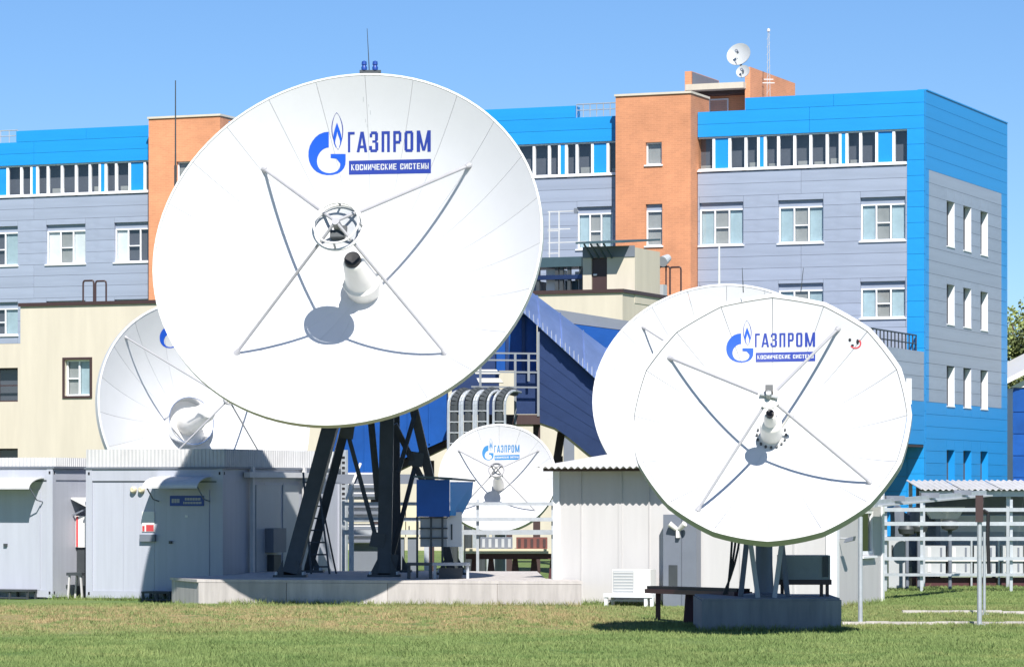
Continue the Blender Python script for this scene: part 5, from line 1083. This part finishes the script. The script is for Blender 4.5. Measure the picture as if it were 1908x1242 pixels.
# ------------------------------------------------------------------ things on the roofs
def hoop(label, fr, u0, u1, vt, vb, y):
    o = thing('roof_ladder_hoop', label, 'handrail', fr.loc, RZ); xs_ = [fr.x(u, y) for u in (u0, (u0 * 0.6 + u1 * 0.4), (u0 * 0.4 + u1 * 0.6), u1)]; zt_ = fr.z(u0, vt, y); zb = fr.z(u0, vb, y)
    for a, b in ((xs_[0], xs_[2]), (xs_[1], xs_[3])):
        pts = [(a, y, zb)] + [(a + (b - a) * (0.12 - 0.12 * math.cos(R(t))), y, zt_ - 0.12 * (b - a) * 2 + 0.24 * (b - a) * math.sin(R(t))) for t in (0, 45, 90)] + [(b - (b - a) * 0.12 * math.sin(R(0)) - (b - a) * (0.12 - 0.12 * math.cos(R(t))), y, zt_ - 0.24 * (b - a) + 0.24 * (b - a) * math.sin(R(t))) for t in (90, 45, 0)] + [(b, y, zb)]
        MB().tube(pts, 0.035, 6).build('hoop', M['brownmetal'], o, False); y += 0.4
hoop('brown hooped ladder rails on the annex roof edge at the left', A, 155, 188, 523, 566, 0.15)
hoop('brown hooped ladder rails on the annex roof right of the stair house', A, 1228, 1262, 497, 548, 5.5)
spo = thing('roof_spotlight', 'small grey spotlight on a stand by the ladder rails on the annex roof', 'lamp', A.loc, RZ)
x, z = A.x(1241, 5.6), A.z(1241, 484, 5.6); MB().cyl((x, 5.6, az - 0.3), (x, 5.6, z - 0.1), 0.03, n=8).build('stand', M['brownmetal'], spo, False); MB().cyl((x - 0.05, 5.35, z - 0.08), (x + 0.02, 5.75, z + 0.08), 0.2, 0.14, 14).build('head', M['cabinet'], spo, False)
rac = thing('roof_air_conditioner', 'small grey air conditioner unit on the annex roof edge', 'air conditioner', A.loc, RZ)
x0, x1, z0, z1 = A.x(1214, 4.2), A.x(1236, 4.2), az - 0.26, A.z(1225, 530, 4.2); bx('case', M['cabinet'], rac, (x0, 4.2, z0), (x1, 4.6, z1)); bx('grille', M['slate'], rac, (x0 + 0.03, 4.185, z0 + 0.1), (x0 + 0.28, 4.199, z1 - 0.05))
te = thing('rooftop_chiller', 'dark teal roof-top chiller frame with white units left of the stair house', 'chiller', A.loc, RZ)
yt_ = 2.0
def tx(u): return A.x(u, yt_)
def tz(v): return A.z(1040, v, yt_)
bx('hood', M['teal'], te, (tx(960), yt_, tz(497)), (tx(1083), yt_ + 1.5, tz(479))); bx('beam', M['navy'], te, (tx(960), yt_ + 0.05, tz(520)), (tx(1083), yt_ + 0.3, tz(512)))
bx('louvre_panel', M['slate'], te, (tx(962), yt_ + 0.4, az - 0.25), (tx(1000), yt_ + 1.3, tz(522))); bx('louvre_panel', M['teal'], te, (tx(1046), yt_ + 0.4, az - 0.25), (tx(1068), yt_ + 1.3, tz(522)))
for u in (968, 1000, 1035, 1044, 1058, 1080): bx('leg', M['dark'], te, (tx(u) - 0.06, yt_ + 0.1, az - 0.25), (tx(u) + 0.06, yt_ + 0.22, tz(497)))
bx('unit', M['acwhite'], te, (tx(1008), yt_ + 0.5, az - 0.25), (tx(1034), yt_ + 1.2, tz(500))); bx('unit', M['acwhite'], te, (tx(1062), yt_ + 0.5, az - 0.2), (tx(1078), yt_ + 1.2, tz(505)))
lm_ = thing('antenna_frame', 'thin pale pipe antenna frame on the annex roof beside the largest dish', 'antenna', A.loc, RZ)
for u in (1012, 1030): bx('upright', M['roofsheet'], lm_, (tx(u) - 0.02, yt_ + 0.6, tz(497)), (tx(u) + 0.02, yt_ + 0.64, tz(390)))
for v, u1_ in ((392, 1065), (425, 1050), (428, 1030), (450, 1080), (470, 1028)): bx('rung', M['roofsheet'], lm_, (tx(1008), yt_ + 0.65, tz(v)), (tx(u1_), yt_ + 0.69, tz(v) + 0.035))
bx('sensor', M['slate'], lm_, (tx(1058), yt_ + 0.6, tz(396)), (tx(1064), yt_ + 0.7, tz(386)))
# lightning mast in front of the left tower, pole above the back dish
for lab, u, v0, v1, Y, r_, m in (('tall thin dark lightning mast in front of the left brick tower', 327, 150, 560, 120.5, 0.03, 'dark'), ('thin white mast rising behind the right-hand dishes', 1340, 458, 560, 100.0, 0.045, 'acwhite')):
    a = W(u, v0, Y); o = thing('mast', lab, 'mast', (a.x, Y, -0.15)); MB().cyl((a.x, Y, -0.15), (a.x, Y, a.z - 3), r_ * 1.6, n=8).build('pole', M[m], o); MB().cyl((a.x, Y, a.z - 3), (a.x, Y, a.z), r_, r_ * 0.6, n=8).build('tip', M[m], o)
def smalldish(label, u, v, r, Y, zb):
    c = W(u, v, Y); o = thing('rooftop_dish', label, 'satellite dish', (c.x, Y + 0.6, zb)); n = Vector((-0.35, -0.8, 0.35)).normalized(); T = Matrix.Translation(c) @ n.to_track_quat('Z', 'Y').to_matrix().to_4x4(); R_ = r * Y / F
    MB().lathe([(R_ * k / 8, -0.3 * R_ + 0.3 * R_ * (k / 8) ** 2) for k in range(9)] + [(R_ * k / 8, -0.3 * R_ + 0.3 * R_ * (k / 8) ** 2 - 0.03) for k in range(8, -1, -1)], 32, T).build('reflector', M['cabinet'], o, smooth=True)
    f = T @ Vector((0, 0, R_ * 0.6)); MB().cyl(T @ Vector((0, -R_ * 0.95, 0)), f, 0.02, n=6).build('feed_arm', M['acwhite'], o); MB().cyl(f, f - n * 0.18, 0.07, 0.06, 10).build('feed', M['slate'], o)
    bk_ = T @ Vector((0, 0, -0.35 * R_)); MB().tube([bk_, bk_ - n * 0.25, Vector((bk_.x, bk_.y + 0.2, zb))], 0.045, 8).build('mount', M['slate'], o)
zpent = B.z(1330, 157, py) - 0.15
smalldish('pale round dish on the brick penthouse, the larger of two', 1376, 101, 23, 139.0, zpent); smalldish('small pale dish below the larger one on the brick penthouse', 1384, 133, 13, 138.2, zpent)
mm = thing('lattice_mast', 'thin pale lattice antenna mast on the brick penthouse', 'antenna', (W(1432, 0, 142).x, 142, B.z(1393, 140, py) - 0.15))
a, b = W(1432, 60, 142), W(1432, 175, 142)
for dx in (-0.07, 0.07): MB().cyl((a.x + dx, 142, b.z - 0.4), (a.x + dx * 0.3, 142, a.z), 0.013, n=6).build('stile', M['cabinet'], mm)
for k in range(8): z = b.z + (a.z - b.z) * k / 8; MB().cyl((a.x - 0.08, 142, z), (a.x + 0.07, 142, z + 0.22), 0.008, n=6).build('lacing', M['cabinet'], mm)
for k, (dz, L) in enumerate(((0.45, 0.25), (0.6, 0.2))): MB().cyl((a.x - L, 142, b.z + dz), (a.x + L, 142, b.z + dz), 0.02, n=6).build('dipole', M['acwhite'], mm)
MB().lathe([(0, 0), (0.07, 0.03), (0.07, 0.12), (0, 0.16)], 10, Matrix.Translation((a.x, 142, a.z))).build('beacon', M['acwhite'], mm, smooth=True)
# ------------------------------------------------------------------ far right: blue hall with white roof, trees
fh_ = thing('blue_hall', 'far blue hall with white gable roof at the right edge', 'building', (W(1930, 0, 165).x, 165, -0.15))
a = W(1888, 0, 165).x; zt_ = W(0, 722, 165).z; MB().box(a, 165, -0.2, a + 16, 185, zt_).build('wall', M['galblue'], fh_)
for k in range(6): z = 0.5 + k * (zt_ - 0.6) / 6; MB().box(a - 0.03, 164.95, z, a + 16, 164.998, z + (zt_ - 0.6) / 6 - 0.04).build('cladding_panel', M['galblue'], fh_)
rv = W(1872, 716, 164).x
for s_ in (0, 1):
    p = [(rv, 164.3, zt_ + 0.1), (rv + 9.5, 164.3, zt_ + 4.9), (rv + 9.5, 186, zt_ + 4.9), (rv, 186, zt_ + 0.1)] if s_ == 0 else [(rv + 19, 164.3, zt_ + 0.1), (rv + 9.52, 164.3, zt_ + 4.9), (rv + 9.52, 186, zt_ + 4.9), (rv + 19, 186, zt_ + 0.1)]
    MB().prism(p, (0, 0, 0.25)).build('roof_slope', M['acwhite'], fh_)
MB().prism([(rv + 0.4, 164.9, zt_ + 0.02), (rv + 18.6, 164.9, zt_ + 0.02), (rv + 9.5, 164.9, zt_ + 4.7)], (0, 0.2, 0)).build('gable', M['acwhite'], fh_)
def leafmat(name, c0, c1):
    m = mat(name, c0, 0.7, 0, 0.35, 0.6); b = m.node_tree.nodes['Principled BSDF']; return m
M['leaf1'] = leafmat('spring_leaves', (0.20, 0.24, 0.07), None); M['leaf2'] = leafmat('olive_leaves', (0.13, 0.16, 0.055), None); M['bark'] = mat('bark', (0.10, 0.075, 0.05), 0.9, 0, 0.3, 8, 0.4)
def tree(label, x, y, h, rad, seed, m):
    rnd = random.Random(seed); o = thing('broadleaf_tree', label, 'tree', (x, y, -0.15), group='trees beyond the yard')
    mb = MB(); mb.cyl((x, y, -0.2), (x + 0.1, y, h * 0.45), 0.22, 0.15, 10).cyl((x + 0.1, y, h * 0.45), (x, y, h * 0.9), 0.15, 0.04, 8); tips = []
    for k in range(16):
        z0 = h * (0.28 + 0.55 * k / 16); a = rnd.uniform(0, 6.28); L = rad * (1.05 - 0.6 * abs(k / 16 - 0.35)) * rnd.uniform(0.7, 1)
        e = Vector((x + L * math.cos(a), y + L * math.sin(a), z0 + L * rnd.uniform(0.35, 0.8))); mb.cyl((x + 0.05, y, z0), e, 0.07, 0.02, 6); tips.append((Vector((x, y, z0)), e))
    mb.build('trunk', M['bark'], o)
    cr = MB()
    for b0, e in tips:
        for q in range(26):
            c = b0.lerp(e, rnd.uniform(0.4, 1.12)) + Vector([rnd.gauss(0, rad * 0.13) for _ in range(3)])
            for r_ in range(12):
                p = c + Vector([rnd.gauss(0, 0.28) for _ in range(3)]); d = Vector([rnd.gauss(0, 1) for _ in range(3)]).normalized(); u_ = d.orthogonal().normalized() * rnd.uniform(0.08, 0.15); w_ = d.cross(u_) * 0.7
                cr.add([p - u_, p + w_, p + u_, p - w_], [(0, 1, 2, 3)])
    me = bpy.data.meshes.new('crown'); iv = WM[o.name].inverted(); me.from_pydata([tuple(iv @ Vector(p)) for p in cr.v], [], cr.f); me.materials.append(m); c = bpy.data.objects.new('crown', me); COL.objects.link(c); c.parent = o
gx = lambda u, Y: W(u, 0, Y).x
tree('tall spring-green tree past the right end of the office building', gx(1900, 185), 192, 13.5, 4.0, 3, M['leaf1'])
tree('olive-green tree farther right beyond the blue hall', gx(1975, 200), 200, 14.5, 4.6, 5, M['leaf2'])
tree('slim olive tree between office building and blue hall', gx(1887, 190), 190, 12.5, 1.5, 8, M['leaf2'])
# ------------------------------------------------------------------ grass
def grass():
    rng = np.random.default_rng(4); n = 210000
    y = 37.5 + (66.5 - 37.5) * rng.random(n) ** 1.25; x = (rng.random(n) * 2 - 1) * (y * 0.153 + 0.6)
    y = np.concatenate([y, 62 + 17 * rng.random(26000)]); x = np.concatenate([x, 5.5 + 7.5 * rng.random(26000)]); n = len(x)
    def blocked(x, y):
        b = np.zeros(len(x), bool)
        b |= (y > 64.0 - (x + 6) * 0.19) & (x > -6.6) & (x < 1.35)
        b |= (x > cxp - 1.12) & (x < cxp + 1.08) & (y > PY - 0.02) & (y < PY + 2.45)
        b |= (y > 64.05 - (x - 0.8) * 0.41) & (x > 0.75) & (x < 5.95 + np.clip(y - 62, 0, 3.2) * 0.41) & (y < 66.5)
        b |= (y > 68.2 - (x + 5.8) * 0.41) & (x < -5.6)
        return b
    k = ~blocked(x, y); x, y = x[k], y[k]; n = len(x)
    patch = 0.5 + 0.5 * np.sin(x * 1.7 + 0.6 * np.sin(y * 0.9)) * np.sin(y * 0.8 + 1.3 * np.sin(x * 0.7)); hgt = (0.022 + 0.03 * rng.random(n) ** 2) * (0.7 + 0.7 * patch); tall = rng.random(n) < 0.015; hgt[tall] *= 2.2
    ex, ey = [], []
    for (xa, ya, xb, yb, k) in ((-6.6, 65.4, -5.4, 63.85, 60), (-5.4, 63.85, 1.27, 62.5, 380), (1.3, 63.8, 6.0, 61.85, 300), (6.05, 61.9, 7.3, 65.0, 160), (cxp - 1.12, PY - 0.05, cxp + 0.8, PY - 0.05, 150), (cxp + 0.8, PY - 0.05, cxp + 1.1, PY + 0.35, 40), (-9.5, 69.6, -5.9, 68.2, 160)):
        t = rng.random(k * 3); ex.append(xa + (xb - xa) * t + rng.normal(0, 0.03, k * 3)); ey.append(ya + (yb - ya) * t - np.abs(rng.normal(0, 0.07, k * 3)))
    ex, ey = np.concatenate(ex), np.concatenate(ey); x = np.concatenate([x, ex]); y = np.concatenate([y, ey]); hgt = np.concatenate([hgt, 0.04 + 0.11 * rng.random(len(ex)) ** 1.8]); n = len(x)
    for k in range(90):      # scattered taller clumps
        cx0, cy0 = (rng.random() * 2 - 1) * 9, 38 + 24 * rng.random()
        if blocked(np.array([cx0]), np.array([cy0]))[0]: continue
        m0 = 14; x = np.concatenate([x, cx0 + rng.normal(0, 0.06, m0)]); y = np.concatenate([y, cy0 + rng.normal(0, 0.06, m0)]); hgt = np.concatenate([hgt, 0.05 + 0.05 * rng.random(m0)]); n = len(x)
    zz = np.array([gz(a, b) for a, b in zip(x, y)]); nb = 3
    V = np.zeros((n, nb, 3, 3)); 
    for b in range(nb):
        a = rng.random(n) * 6.283; w_ = 0.006 + 0.005 * rng.random(n); ox, oy = rng.normal(0, 0.02, n), rng.normal(0, 0.02, n); lx_, ly_ = rng.normal(0, 0.5, n) * hgt, rng.normal(0, 0.5, n) * hgt
        V[:, b, 0] = np.stack([x + ox - np.cos(a) * w_, y + oy - np.sin(a) * w_, zz - 0.01], 1); V[:, b, 1] = np.stack([x + ox + np.cos(a) * w_, y + oy + np.sin(a) * w_, zz - 0.01], 1); V[:, b, 2] = np.stack([x + ox + lx_, y + oy + ly_, zz + hgt * (0.7 + 0.5 * rng.random(n))], 1)
    V = V.reshape(-1, 3); m_ = len(V) // 3; me = bpy.data.meshes.new('grass'); me.vertices.add(len(V)); me.vertices.foreach_set('co', V.ravel()); me.loops.add(len(V)); me.loops.foreach_set('vertex_index', np.arange(len(V), dtype=np.int32)); me.polygons.add(m_); me.polygons.foreach_set('loop_start', np.arange(0, len(V), 3, dtype=np.int32)); me.update(); me.validate(); me.materials.append(M['blade'])
    o = bpy.data.objects.new('grass', me); COL.objects.link(o); o['kind'] = 'stuff'; tag(o, 'short mown green grass with dry straw-coloured patches', 'grass')
grass()
